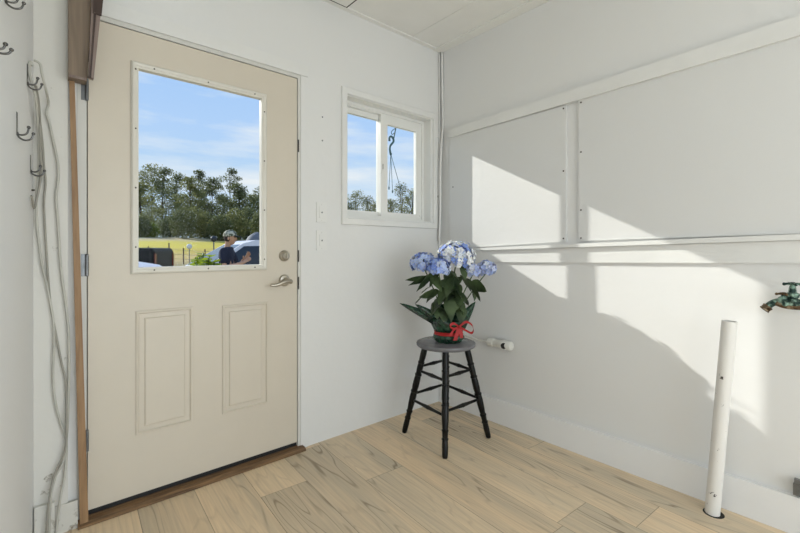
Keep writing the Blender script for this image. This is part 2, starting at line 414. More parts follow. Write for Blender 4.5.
# chair-rail ledge, apron below it
bm = wedge(B(), (449, 251.5), (449, 249.2), (798, 240), (798, 234), .034, .40)
tag(obj('trim_8', bm, M['trim'], bevel=.004), kind='structure')
bm = wedge(B(), (449, 262), (449, 251.8), (798, 263.5), (798, 240.5), .014, .40)
tag(obj('trim_9', bm, M['trim'], bevel=.003), kind='structure')
# baseboards
bm = B(); box(bm, XR-.022, XR-.0005, YB+.01, D-.001, .0005, .147); tag(obj('baseboard_right', bm, M['base'], bevel=.0015), kind='structure')
pl_ = onY(55, 300, D-.03).x
bm = B(); 
box(bm, left_x(D)+.004, pl_, D-.04, D-.0205, .0005, .135)
tag(obj('baseboard_left', bm, M['worn'], bevel=.008), kind='structure')
# white board between the corner and the door frame
xs = onY(68, 200, D-.02).x
bm = B(); box(bm, left_x(D)+.001, xs, D-.02, D-.0005, .0005, CEIL-.01)
tag(obj('trim_10', bm, chip_mat('scuffed_board_paint', (220, 217, 210), (120, 106, 84), .5, 14, .66, .74, .35, .3), bevel=.002), kind='structure')
# small worn patch of board beside the door frame
bm = B(); box(bm, pl_+.001, xs+.03, D-.026, D-.0205, .0005, .11)
tag(obj('trim_11', bm, M['worn'], bevel=.003), kind='structure')

# door frame
bm = B()
box(bm, OX0+.0005, DX0-.004, D-.002, D+WT-.01, .0, OZ1)
box(bm, DX1+.004, OX1-.0005, D-.002, D+WT-.01, .0, OZ1)
box(bm, DX0-.004, DX1+.004, D-.002, D+WT-.01, DZ1+.004, OZ1)
box(bm, DX0-.004, DX0+.012, D+.052, D+.075, .04, DZ1+.004); box(bm, DX1-.012, DX1+.004, D+.052, D+.075, .04, DZ1+.004); box(bm, DX0+.012, DX1-.012, D+.052, D+.075, DZ1-.008, DZ1+.004)
tag(obj('trim_12', bm, M['jamb'], bevel=.0015), kind='structure')
# flat casing above the door and right of it (thin, painted into the wall)
bm = B(); box(bm, DX0-.03, OX1+.03, D-.010, D-.0025, OZ1-.012, OZ1+.05); tag(obj('trim_13', bm, M['trim'], bevel=.002), kind='structure')
bm = B(); box(bm, OX1-.012, OX1+.03, D-.006, D-.0025, .001, OZ1-.0125); tag(obj('trim_14', bm, M['wall'], bevel=.002), kind='structure')
# threshold
bm = B(); prism(bm, [(OX0+.001, D-.045, .0008), (OX0+.001, D-.045, .010), (OX0+.001, D-.03, .018), (OX0+.001, D-.0025, .020), (OX0+.001, D-.0025, .0008)], (OX1-OX0-.002+.0, 0, 0))
box(bm, DX0-.003, DX1+.003, D-.002, D+WT, .0008, .022)
tag(obj('trim_15', bm, M['sill']), kind='structure')

# door leaf
dr = thing('door_1', ((DX0+DX1)/2, D, DZ0), kind='structure')
gy = D-.012
G0 = onY(141.6, 268.0, D-.004); G1 = onY(262.0, 98.6, D-.004)
gx0, gx1, gz0, gz1 = G0.x, G1.x, G0.z+.004, G1.z-.002
bm = B(); Y0, Y1 = D+.0005, D+.045
hx0, hx1, hz0, hz1 = gx0-.012, gx1+.012, gz0-.012, gz1+.012
for a in ((DX0, hx0, DZ0, DZ1), (hx1, DX1, DZ0, DZ1), (hx0, hx1, DZ0, hz0), (hx0, hx1, hz1, DZ1)): box(bm, a[0], a[1], Y0, Y1, a[2], a[3])
PR = [(0, 0), (.002, .006), (.009, .0075), (.013, .0005), (.016, .0003), (.032, .0010), (.036, .0068), (.042, .0075)]
for A_, B_ in (((135.6, 435.5), (192.6, 306.5)), ((222, 414.5), (268.0, 301.6))):
    a = onY(*A_, D); b = onY(*B_, D)
    ringY(bm, a.x, b.x, a.z, b.z, Y0, PR, True)
obj('door_leaf', bm, M['door'], dr)
bm = B(); box(bm, DX0+.002, DX1-.002, D+.004, D+.04, .023, DZ0-.0005); obj('door_sweep', bm, M['rubber'], dr)
fo = onY(132.8, 275, D-.01); fi = onY(267.3, 93.5, D-.01)
bm = B(); ringY(bm, gx0-.040, gx1+.026, gz0-.030, gz1+.030, Y0, [(0, 0), (.002, .009), (.008, .014), (.018, .012), (.0205, .009), (.028, .008), (.0295, .0), (.0295, -.02)])
lf = obj('glazing_frame', bm, M['lite'], dr)
sx0, sx1, sz0, sz1 = gx0-.023, gx1+.010, gz0-.014, gz1+.014
spots = [(sx0, sz0+.10+i*(sz1-sz0-.12)/3) for i in range(4)][:4]+[(sx1, sz0+.04+i*(sz1-sz0-.12)/3) for i in range(4)]
spots += [(sx0+.07+i*(sx1-sx0-.12)/2, z) for i in range(3) for z in (sz0, sz1)]
for x, z in spots:
    bm = B(); screw(bm, (x, Y0-.0115, z), (0, -1, 0), .0034); obj('screw', bm, M['screw'], lf)
bm = B(); box(bm, gx0-.0118, gx1+.0118, D+.018, D+.024, gz0-.0118, gz1+.0118); obj('pane', bm, M['glass'], dr)
# deadbolt
p = onY(284.8, 255.8, D-.01)
bm = B(); lathe(bm, (p.x, Y0, p.z), (p.x, Y0-.03, p.z), [(0, .029), (.3, .029), (.55, .025), (.6, .022), (.9, .020), (1, .017)], 32)
db = obj('deadbolt', bm, M['nickel'], dr, smooth=.6)
bm = B(); box(bm, p.x-.004, p.x+.004, Y0-.045, Y0-.0305, p.z-.014, p.z+.014); obj('thumb_turn', bm, M['nickel'], db, bevel=.0015)
# lever handle
p = onY(285.0, 280.5, D-.01)
bm = B(); lathe(bm, (p.x, Y0, p.z), (p.x, Y0-.05, p.z), [(0, .031), (.14, .031), (.26, .027), (.30, .016), (.9, .0125), (1, .0105)], 32)
ro = obj('lever_rosette', bm, M['nickel'], dr, smooth=.6)
bm = B()
tube(bm, [(p.x+.014, Y0-.056, p.z-.004), (p.x-.004, Y0-.060, p.z-.001), (p.x-.03, Y0-.062, p.z-.004), (p.x-.06, Y0-.060, p.z-.015), (p.x-.082, Y0-.056, p.z-.019), (p.x-.098, Y0-.053, p.z-.016)], lambda t: .0125-.006*t, 12)
obj('lever', bm, M['nickel'], ro, smooth=True)
# hinges, edge strike plates
for q in ((87, 90), (87, 265), (88, 440)):
    z = onY(q[0], q[1], D).z
    bm = B(); lathe(bm, (DX0-.0035, D-.007, z-.045), (DX0-.0035, D-.007, z+.045), [(0, .003), (.03, .0062), (.33, .0062), (.335, .0048), (.345, .0062), (.66, .0062), (.665, .0048), (.675, .0062), (.97, .0062), (1, .003)], 14)
    box(bm, DX0-.022, DX0-.0048, D-.0045, D-.0022, z-.044, z+.044)
    obj('hinge', bm, M['steel'], dr, smooth=.5)
for q, hh in (((298.5, 146), .034), ((298.5, 256), .032), ((298.8, 283), .034)):
    z = onY(q[0], q[1], D).z
    bm = B(); box(bm, DX1+.0045, DX1+.011, D-.0045, D-.0021, z-hh, z+hh)
    obj('strike_plate', bm, M['darkmetal'], dr, bevel=.0008)

# window in the door wall
wn = thing('window_1', ((WX0+WX1)/2, D, WZ0), kind='structure')
bm = B(); ringY(bm, 1.362, WX1+.054, WZ0-.044, WZ1+.040, D-.0005, [(0, 0), (.001, .012), (.004, .015), (.034, .015), (.038, .012), (.040, .0)])
obj('casing', bm, M['trim'], wn)
GP = 2.206           # glass plane
# reveal lining
bm = B(); ringY(bm, WX0, WX1, WZ0, WZ1, D, [(-.0, 0), (.004, 0), (.004, -.155)]); obj('reveal', bm, M['vinyl'], wn)
# outer frame
fx0, fx1, fz0, fz1 = WX0+.004, WX1-.004, WZ0+.004, WZ1-.004
bm = B(); ringY(bm, fx0, fx1, fz0, fz1, GP, [(0, .038), (.018, .038), (.018, .028), (.026, .028), (.026, -.03), (0, -.03)]); 
obj('window_frame', bm, M['vinyl'], wn)
# two sliding sashes
gl0, gl1 = onY(375.6, 0, GP).x+.024, onY(385.6, 0, GP-.02).x+.010; gr = onY(415.3, 0, GP-.02).x; gl = onY(346.8, 0, GP).x
s_z0, s_z1 = 1.347, 1.948
def sash(x0, x1, z0, z1, gx0, gx1, gz0, gz1, y):
    bm = B()
    for a in ((x0, gx0, z0, z1), (gx1, x1, z0, z1), (gx0, gx1, z0, gz0), (gx0, gx1, gz1, z1)): box(bm, a[0], a[1], y-.014, y+.012, a[2], a[3])
    s = obj('sash', bm, M['vinyl'], wn)
    bm = B(); box(bm, gx0-.003, gx1+.003, y-.003, y+.003, gz0-.003, gz1+.003); obj('pane', bm, M['glass'], s)
    return s
iz0, iz1 = fz0+.026, fz1-.026
s1 = sash(fx0+.016, gl0+.03, iz0, iz1, gl-.042, gl0, s_z0, s_z1+.012, GP+.014)
s2 = sash(gl0-.002, fx1-.026, iz0, iz1, gl1, gr, s_z0, s_z1-.012, GP-.014)
bm = B(); zc = onY(381, 165, GP).z
box(bm, gl0+.004, gl0+.016, GP-.036, GP-.0285, zc-.05, zc+.05); obj('latch', bm, M['vinyl'], s2, bevel=.002)
bm = B(); box(bm, gl0+.008, gl0+.011, GP-.0375, GP-.0362, zc-.035, zc+.0); obj('latch_slot', bm, M['darkmetal'], s2)
bm = B(); ball(bm, onY(420, 216, GP-.03), .006); obj('vent_stop', bm, M['vinyl'], wn, smooth=True)

# ceiling hatch with dark edge
c = onZ(345.5, 7.5, CEIL)
h_ = thing('ceiling_hatch', (c.x-.2, D-.25, CEIL-.015), 'white ceiling hatch with dark edge where the ceiling meets the door wall', 'hatch')
bm = B(); box(bm, c.x-.45, c.x, D-.48, D-.032, CEIL-.009, CEIL-.0005); obj('dark_edge', bm, M['black'], h_)
bm = B(); box(bm, c.x-.435, c.x-.014, D-.465, D-.048, CEIL-.016, CEIL-.0095); obj('panel', bm, M['ceiling'], h_)

# ================= THINGS ON THE WALLS =================
# switches
for py, lb in ((212.5, 'white wall plate by the door frame, upper of the two'), (240.5, 'white wall plate by the door frame, lower of the two')):
    p = onY(321.7, py, D-.004)
    s = thing('switch_plate', (p.x, D, p.z), lb, 'switch', 'wall plates between door and window')
    bm = B(); box(bm, p.x-.034, p.x+.034, D-.006, D-.0005, p.z-.056, p.z+.056); pt = obj('plate', bm, M['plug'], s, bevel=.002)
    bm = B(); box(bm, p.x-.016, p.x+.016, D-.0085, D-.0062, p.z-.033, p.z+.033); obj('rocker', bm, M['plug'], s, bevel=.0015)
    for dz in (-.045, .045, .0):
        bm = B(); screw(bm, (p.x, D-.006 if dz else D-.0086, p.z+dz), (0, -1, 0), .0028 if dz else .0045); obj('screw', bm, M['plug'] if dz else M['steel'], s)
for q in ((322.5, 117), (322.5, 140.5)):
    p = onY(*q, D-.001); bm = B(); screw(bm, (p.x, D-.0003, p.z), (0, -1, 0), .0045)
    tag(obj('screw', bm, M['steel'], origin=(p.x, D, p.z)), 'small grey screw head in the white wall above the wall plates', 'screw', 'screws in the door wall')

# coat hooks on the left wall
def left_hit(px, py):
    d = ray(px, py); k = -.25/(d.x-.1152*d.y); return V((d.x*k, d.y*k, H+d.z*k))
nL = V((1, -.1152, 0)).normalized()
def coat_hook(px, ytop, ybot, label, s=1.0):
    a = left_hit(px, ytop); b = left_hit(px, ybot); hh = a.z-b.z
    base = V((b.x, b.y, b.z))
    t = thing('coat_hook', base, label, 'hook', 'wire coat hooks on the left wall')
    tan = V((.1152, 1, 0)).normalized()
    bm = B(); c0 = a+nL*.002
    prism(bm, [c0-tan*.007, c0+tan*.007, b+nL*.002+tan*.007, b+nL*.002-tan*.007], nL*.0025); obj('plate', bm, M['chrome'], t, bevel=.0008)
    k = hh/.075
    bm = B()   # lower J
    tube(bm, [b+nL*.004+V((0, 0, .012*k)), b+nL*.008+V((0, 0, -.004*k)), b+nL*.022+V((0, 0, -.012*k)), b+nL*.036+V((0, 0, -.006*k)), b+nL*.042+V((0, 0, .010*k))], .0027, 8)
    ball(bm, b+nL*.042+V((0, 0, .012*k)), .0048); obj('lower_prong', bm, M['chrome'], t, smooth=True)
    bm = B()   # upper prong
    tube(bm, [b+nL*.004+V((0, 0, .006*k)), b+nL*.014+V((0, 0, .004*k)), b+nL*.026+V((0, 0, .010*k)), b+nL*.031+V((0, 0, .028*k))], .0027, 8)
    ball(bm, b+nL*.031+V((0, 0, .031*k)), .0052); obj('upper_prong', bm, M['chrome'], t, smooth=True)
    return t
coat_hook(26, 64, 85, 'chrome coat hook holding the looped white cables, high on the left wall')
coat_hook(15.5, 112, 135.5, 'bare chrome coat hook, left of the hanging cables and lower than the looped one')
coat_hook(29.3, 155, 172.5, 'chrome coat hook, lowest of those on the left wall, beside the cables')
coat_hook(3.5, -22, 2, 'chrome coat hook cut by the top edge of the photo at upper left')
coat_hook(-12, 30, 48, 'chrome coat hook barely entering the photo at its left edge')

# hanging cables
def cable(pts, r, label, m='cable', Ys=None):
    P = [onY(x, y, Y) for x, y, Y in pts]
    bm = tube(B(), P, r, 8); lo = min(P, key=lambda p: p.z)
    return tag(obj('cable', bm, M[m], origin=lo, smooth=True), label, 'cable', 'cables hanging from the looped hook')
g = D-.030
cable([(33, 66, 1.955), (30, 62, 1.955), (29, 72, 1.955), (32, 84, 1.957), (36, 100, 1.98), (38, 130, g-.01), (39, 165, g-.02), (36.5, 195, g-.02), (37, 225, g), (42, 265, g), (48, 290, g), (54, 330, g), (53, 380, g), (57, 410, g), (66, 440, g), (66, 460, g), (64, 480, g), (60, 500, g-.015), (56, 533, g-.015), (55, 540, g-.015)], .0042, 'white cable hanging beside the door frame, crossing to the right near its foot')
cable([(34, 60, 1.96), (40, 64, 1.965), (42, 74, 1.975), (46, 90, 2.0), (48.5, 103, g), (46.5, 113, g), (49, 122, g), (53, 140, g), (58, 165, g), (58, 180, g), (56, 198, g), (58, 225, g), (61, 270, g), (67, 315, g), (69, 345, g), (68.5, 400, g), (66.5, 440, g), (63, 462, g), (55, 478, g), (50.5, 500, g-.016), (49, 533, g-.016), (49, 545, g-.016)], .0044, 'white cable rightmost of the hanging ones, nearest the bare wood strip', 'cable')
cable([(33, 84, 1.967), (37, 100, 1.98), (40.5, 125, g-.01), (43, 150, g-.01), (44, 166, g-.01), (45.5, 182, g), (44, 205, g), (46, 245, g), (50, 300, g), (57, 340, g), (62, 365, g), (66, 385, g), (66.3, 430, g-.009), (64.5, 452, g-.009), (54, 476, g-.009), (48.5, 505, g-.025), (46, 540, g-.025)], .0036, 'greyish cable in the middle of the hanging bundle', 'cable_grey')
cable([(36, 86, 1.967), (39.5, 110, g-.02), (40.5, 150, g-.03), (41, 175, g-.03), (37, 198, g-.03), (34, 208, g-.035), (31.5, 196, 1.975)], .0036, 'short cable looping back up to the wall beside the lowest coat hook', 'cable_grey')
# dark nail by the short cable
p = left_hit(30.5, 190); bm = B(); cyl(bm, p, p+nL*.012, .003, 8); tag(obj('nail', bm, M['darkmetal'], origin=p), 'dark nail end in the left wall under the lowest coat hook', 'nail')

# corner cable from ceiling
def ccable(pts, r, label, off):
    P = [V((XR-off, D-off2, z)) for off, off2, z in pts]
    return tag(obj('corner_cable', tube(B(), P, r, 8), M['plug'], origin=P[-1], smooth=True), label, 'cable', 'cables down the room corner')
ccable([(.024, .008, CEIL-.013), (.022, .008, 2.2), (.018, .008, 1.95), (.026, .008, 1.75), (.030, .008, 1.5), (.022, .008, 1.3), (.024, .008, 1.0)], .0055, 'thin white cable running down the room corner, nearer the window', 0)
ccable([(.010, .024, CEIL-.013), (.010, .026, 2.3), (.010, .032, 2.0), (.026, .032, 1.84), (.032, .028, 1.6), (.034, .030, 1.4), (.040, .024, 1.15)], .0075, 'thicker white cable running down the room corner, nearer the boarded wall', 0)
for q in ((442, 138), (441, 197)):
    z = onY(*q, D).z; bm = B(); box(bm, XR-.048, XR-.018, D-.009, D-.0005, z-.006, z+.006); 
    for xx in (-.044, -.022): cyl(bm, (XR+xx, D-.009, z), (XR+xx, D-.0115, z), .003, 8)
    tag(obj('cable_clip', bm, M['darkmetal'] if q[1] > 190 else M['plug'], origin=(XR-.03, D, z)), 'dark clip on the corner cables level with the window' if q[1] > 190 else 'pale clip on the corner cables level with the window top', 'clip')

# wooden box end at the upper left of the door
yb = D-.075
bx = thing('wooden_pelmet', onY(80, 77, yb), 'brown wooden pelmet box with dark moulding above the left side of the door', 'pelmet')
P = [onY(*q, yb) for q in ((68.6, 77), (86.8, 81), (93.5, 0), (95.5, -32), (68.6, -32))]
bm = prism(B(), P, (0, .052, 0)); obj('face_board', bm, M['brown'], bx, bevel=.0015)
P = [onY(*q, yb-.006) for q in ((69.2, 74), (86.4, 78), (86.4, 80.5), (69.2, 76.5))]
bm = prism(B(), P, (0, .0055, 0)); obj('lower_lip', bm, M['mould'], bx)
P = [onY(*q, yb-.03) for q in ((88.5, 76.5), (93.8, 78.5), (102.2, 0), (104.5, -32), (94, -32), (91.8, 0))]
bm = prism(B(), P, (0, .027, 0)); obj('moulding', bm, M['mould'], bx, bevel=.0012)
P = [onY(*q, yb-.037) for q in ((89.6, 77), (91.2, 77.5), (97.2, 0), (95.0, 0))]
bm = prism(B(), P, (0, .0065, 0)); obj('bead', bm, M['darkwood'], bx)
P = [onY(*q, yb-.039) for q in ((92.8, 12), (101.6, 15.5), (103.2, 0), (105.2, -32), (94, -32))]
bm = prism(B(), P, (0, .0085, 0)); obj('corner_block', bm, M['darkwood'], bx)
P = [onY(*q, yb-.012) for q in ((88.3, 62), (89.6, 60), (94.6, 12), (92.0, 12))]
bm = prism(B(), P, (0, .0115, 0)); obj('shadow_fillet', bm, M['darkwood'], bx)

# bare wooden strip leaning against the door frame
ys = D-.035
P = [onY(*q, ys) for q in ((80.0, 527), (88.6, 524.5), (74.6, 78), (69.2, 77))]
bm = prism(B(), P, (0, .012, 0))
tag(obj('wood_strip', bm, M['strip'], origin=P[0], bevel=.0012), 'bare tan wooden strip standing upright against the left door frame', 'wood strip')
o_ = bpy.data.objects['wood_strip']
zmin = min(v.co.z for v in o_.data.vertices)+o_.location.z
for v in o_.data.vertices:
    pass

# ================= STOOL =================
F_ = onZ(445, 458.5); Lf = onZ(404.2, 432.5); Rt = onZ(488.6, 437.6)
Bk = Lf+Rt-F_
ctr = (Lf+Rt)/2
SH = .553
st = thing('stool', (ctr.x, ctr.y, 0), 'round grey-topped stool with turned black legs in front of the room corner', 'stool')
bm = B(); lathe(bm, (ctr.x, ctr.y, SH-.030), (ctr.x, ctr.y, SH), [(0, .150), (.12, .164), (.35, .172), (.75, .174), (.93, .171), (1, .165)], 64)
obj('seat', bm, M['stoolseat'], st, smooth=.7)
tops = []; legs = [Lf, F_, Rt, Bk]
for p in legs:
    q = ctr+(p-ctr)*.49; tops.append(V((q.x, q.y, SH-.0305)))
LS = 1.22
LP = [(0, .0105), (.02, .0125), (.10, .0140), (.16, .0128), (.165, .0150), (.18, .0150), (.185, .0122), (.24, .0135), (.245, .0155), (.258, .0155), (.263, .0125), (.33, .0150), (.42, .0165), (.47, .0150), (.475, .0175), (.49, .0175), (.495, .014), (.55, .0165), (.62, .0160), (.66, .0145), (.665, .0170), (.68, .0170), (.685, .0135), (.75, .0155), (.80, .0140), (.805, .0165), (.82, .0165), (.825, .0135), (.88, .0150), (.95, .0150), (1, .0140)]
LP = [(t, r*LS) for t, r in LP]
for p, q in zip(legs, tops):
    bm = B(); lathe(bm, V((p.x, p.y, .0006)), q, LP, 18); obj('leg', bm, M['stoolblack'], st, smooth=.8)
def on_leg(i, z):
    p = V((legs[i].x, legs[i].y, 0)); q = tops[i]; k = z/q.z; return p+(q-p)*k
RP = [(0, .006), (.08, .0075), (.30, .0085), (.42, .0105), (.46, .0105), (.5, .0125), (.54, .0105), (.58, .0105), (.70, .0085), (.92, .0075), (1, .006)]
for i, j, zs in ((0, 1, (.20, .375)), (1, 2, (.222, .395)), (2, 3, (.225, .39)), (3, 0, (.235, .40))):
    for z in zs:
        a, b = on_leg(i, z), on_leg(j, z); d = (b-a).normalized()
        bm = B(); lathe(bm, a+d*.012, b-d*.012, RP, 12); obj('stretcher', bm, M['stoolblack'], st, smooth=True)

# ================= HYDRANGEA =================
tC = FWD.dot(ctr)
def hp(px, py, dt=0):      # point around the pot axis: photo column/row plus metres nearer(-)/farther(+)
    return at(px, py, tC+dt)
pc = hp(448.5, 340); pc.z = SH+.001
hy = thing('potted_hydrangea', (pc.x, pc.y, SH+.001), 'potted blue and white hydrangea in dark green wrap with red ribbon on the stool', 'potted plant')
rnd = random.Random(11)
# pot wrap: crumpled foil gathered at the ribbon
bm = B(); seg = 44; rings = []
zr = [(0, .070), (.012, .083), (.028, .090), (.045, .084), (.054, .077), (.062, .077), (.075, .086), (.10, .098), (.13, .108)]
for i, (z, r) in enumerate(zr):
    loop = []
    for k in range(seg):
        a = 2*math.pi*k/seg
        cr = 1+(.05 if i not in (4, 5) else .02)*math.sin(a*9+i*1.7)+.03*noise.noise(V((math.cos(a)*3, math.sin(a)*3, z*40)))
        dz = 0
        if i == len(zr)-1: dz = .035*max(0, math.sin(a*4+.6))
        loop.append(bm.verts.new((pc.x+r*cr*math.cos(a), pc.y+r*cr*math.sin(a), pc.z+z+dz)))
    rings.append(loop)
for a, b in zip(rings, rings[1:]):
    for k in range(seg): bm.faces.new([a[k], a[(k+1) % seg], b[(k+1) % seg], b[k]])
bm.faces.new(rings[0][::-1])
# long pointed corners of the wrap
def blade(bm, base, tip, w, droop=0, fold=.25, up=FWD*1.0+V((0, 0, .25)), n=7, tipw=.0, shape=None):
    base, tip = V(base), V(tip); d = tip-base; s = d.cross(up)
    if s.length < 1e-4: s = V((1, 0, 0))
    s.normalize(); nrm = s.cross(d).normalized(); L = []
    for i in range(n+1):
        t = i/n; ww = w*(shape(t) if shape else (1-t)**.7*(1-tipw)+tipw)
        c = base+d*t-V((0, 0, 1))*droop*t*t
        L.append((c-s*ww+nrm*ww*fold, c, c+s*ww+nrm*ww*fold))
    vs = [[bm.verts.new(p) for p in r] for r in L]
    for a, b in zip(vs, vs[1:]):
        for k in (0, 1): bm.faces.new([a[k], a[k+1], b[k+1], b[k]])
blade(bm, hp(436, 321, -.05), hp(399.5, 303, -.02), .034, fold=.5)
blade(bm, hp(436, 318, -.07), hp(415, 304, -.07), .03, fold=.4)
blade(bm, hp(460, 325, -.07), hp(475.5, 301.5, -.03), .045, fold=.3)
blade(bm, hp(458, 322, -.08), hp(463, 301, -.05), .03, fold=.3)
blade(bm, hp(446, 325, -.09), hp(441, 303, -.09), .03, fold=.3)
wr_ = obj('pot_wrap', bm, M['foil'], hy, smooth=.5)
sm = wr_.modifiers.new('t', 'SOLIDIFY'); sm.thickness = .0012
# soil
bm = B(); cyl(bm, pc+V((0, 0, .058)), pc+V((0, 0, .070)), .072, 24); obj('soil', bm, mat('potting_soil', (52, 38, 28), .9, var=.4, scale=60, bump=.8), hy)
# ribbon, bow, tails
bm = B(); lathe(bm, pc+V((0, 0, .046)), pc+V((0, 0, .064)), [(0, .087), (.25, .084), (.5, .0835), (.75, .084), (1, .086)], 44, caps=False)
rb = obj('ribbon', bm, M['ribbon'], hy, smooth=True); rb.modifiers.new('t', 'SOLIDIFY').thickness = .0015
def band(bm, pts, w, up):
    P = smooth_path(pts, 6); vs = []
    for p in P: vs.append([bm.verts.new(p-V(up)*w/2), bm.verts.new(p+V(up)*w/2)])
    for a, b in zip(vs, vs[1:]): bm.faces.new([a[0], a[1], b[1], b[0]])
bm = B()
K = hp(459, 327, -.095)
band(bm, [K, hp(466, 322, -.09), hp(472, 325, -.07), hp(473.5, 330.5, -.06), hp(471, 333, -.06), hp(465, 330, -.08), K], .013, (0, .3, 1))
band(bm, [K, hp(454, 323.5, -.11), hp(450, 326, -.12), hp(454, 329, -.11), K], .013, (0, .3, 1))
lp = obj('bow_loops', bm, M['ribbon'], hy); lp.modifiers.new('t', 'SOLIDIFY').thickness = .0012
bm = B()
band(bm, [K, hp(457.5, 333, -.105), hp(455, 340.5, -.11)], .022, RGT)
band(bm, [K, hp(461, 332, -.10), hp(461.5, 338, -.105)], .018, RGT)
band(bm, [K, hp(453, 331, -.108), hp(450.5, 336, -.112)], .014, RGT)
tl_ = obj('bow_tails', bm, M['ribbon'], hy); tl_.modifiers.new('t', 'SOLIDIFY').thickness = .0012
bm = B(); ball(bm, K, .010, (1, 1, .9)); obj('bow_knot', bm, M['ribbon'], hy, smooth=True)
# stems
heads = [(424, 264.0, -.03, .072, .062, 95, 'b'), (456, 257, -.01, .104, .088, 220, 'w'), (438.5, 268, -.12, .060, .050, 75, 'b'), (486, 269, .02, .052, .046, 60, 'l'), (472.5, 271, -.05, .042, .038, 40, 'l')]
bm = B(); root = pc+V((0, 0, .06))
for px, py, dt, rx, rz, n, kd in heads:
    e = hp(px, py+4, dt); mid = (root+e)/2+V((0, 0, .02)); tube(bm, [root+V((rnd.uniform(-.02, .02), rnd.uniform(-.02, .02), 0)), mid, e], .0035, 6)
obj('stems', bm, M['stem'], hy, smooth=True)
# leaves
def leaf(bm, base, tip, w, curl=.02, fold=.22, roll=0, n=8):
    base, tip = V(base), V(tip); d = tip-base; L = d.length; d.normalize()
    up = V((0, 0, 1)); s = d.cross(up)
    if s.length < .05: s = RGT.copy()
    s.normalize(); R_ = Matrix.Rotation(roll, 3, d); s = R_ @ s; nrm = s.cross(d).normalized()
    rows = []
    for i in range(n+1):
        t = i/n; ww = w*(math.sin(math.pi*min(1, t**.75))**.8) if 0 < t < 1 else w*.02
        c = base+d*L*t-nrm*curl*(t*t)*1.0
        rw = []
        for k in (-1, -.5, 0, .5, 1):
            wav = .06*w*math.sin(t*14+k*2)
            rw.append(bm.verts.new(c+s*ww*k+nrm*(abs(k)*ww*fold-abs(k)**2*ww*.15+wav*abs(k))))
        rows.append(rw)
    for a, b in zip(rows, rows[1:]):
        for k in range(4): bm.faces.new([a[k], a[k+1], b[k+1], b[k]])
LV = [ # base px,py,dt  tip px,py,dt  width curl roll
 ((440, 280, -.08), (457, 288, -.17), .038, .02, .5), ((447, 268, -.08), (461, 279, -.16), .034, .015, -.4),
 ((440, 275, -.08), (407, 282, -.10), .026, .03, .9), ((432, 278, -.05), (405, 279, -.05), .018, .02, 1.3),
 ((434, 288, -.08), (413, 301, -.13), .030, .02, .2), ((440, 292, -.08), (418, 296, -.14), .034, .01, .9),
 ((447, 285, -.1), (437, 303, -.17), .034, .02, 0), ((449, 297, -.1), (452, 318, -.17), .036, .015, .1),
 ((450, 280, -.1), (466, 300, -.15), .038, .02, -.3), ((460, 275, -.06), (474, 290, -.11), .028, .02, -.8),
 ((470, 283, -.03), (488, 288, -.06), .040, .04, -1.1), ((473, 288, -.03), (477, 300, -.08), .024, .02, -.6),
 ((478, 280, .0), (480, 264, -.03), .014, .01, 1.2), ((430, 272, -.06), (443, 290, -.15), .032, .02, .2),
 ((445, 300, -.1), (430, 312, -.15), .030, .02, .3), ((455, 300, -.1), (466, 314, -.13), .030, .02, -.4),
 ((440, 268, -.05), (428, 285, -.12), .026, .02, 0), ((455, 290, .05), (470, 303, .12), .04, .02, 0), ((440, 290, .05), (425, 300, .12), .04, .02, 0),
 ((450, 270, 0), (450, 285, .14), .04, .02, 0), ((462, 265, -.05), (466, 279, -.12), .024, .01, -.2), ((444, 305, -.08), (447, 322, -.12), .028, .02, 0),
 ((436, 284, -.07), (420, 290, -.16), .030, .02, .4), ((452, 276, -.1), (445, 296, -.18), .030, .02, .1), ((462, 292, -.08), (456, 308, -.15), .03, .02, -.2),
]
rl = random.Random(21)
for i in range(20):
    bx_, by_ = rl.uniform(434, 462), rl.uniform(276, 308); an = rl.uniform(0, 6.28); ll = rl.uniform(11, 17)
    LV.append(((bx_, by_, -.06), (bx_+ll*math.cos(an), by_+5+ll*.8*abs(math.sin(an)), -.06-rl.uniform(.04, .09)), rl.uniform(.026, .036), .018, rl.uniform(-.4, .4)))
LV += [((436, 272, -.07), (414, 290, -.12), .028, .02, 1.0), ((432, 276, -.06), (420, 279, -.13), .026, .02, .9), ((466, 278, -.05), (484, 299, -.10), .030, .03, -.9)]
bm = B()
for a, b, w, cu, ro_ in LV: leaf(bm, hp(*a), hp(*b), w, cu, .2, ro_)
for i in range(26):
    a = rnd.uniform(0, 6.28); z = rnd.uniform(.10, .30); r0 = .02; r1 = rnd.uniform(.07, .12)
    c = pc+V((0, 0, z)); dd = V((math.cos(a), math.sin(a), 0))
    leaf(bm, c+dd*r0, c+dd*r1+V((0, 0, rnd.uniform(-.05, .02))), rnd.uniform(.024, .034), .02, .2, rnd.uniform(-.5, .5))
obj('foliage', bm, M['hydleaf'], hy, smooth=True)
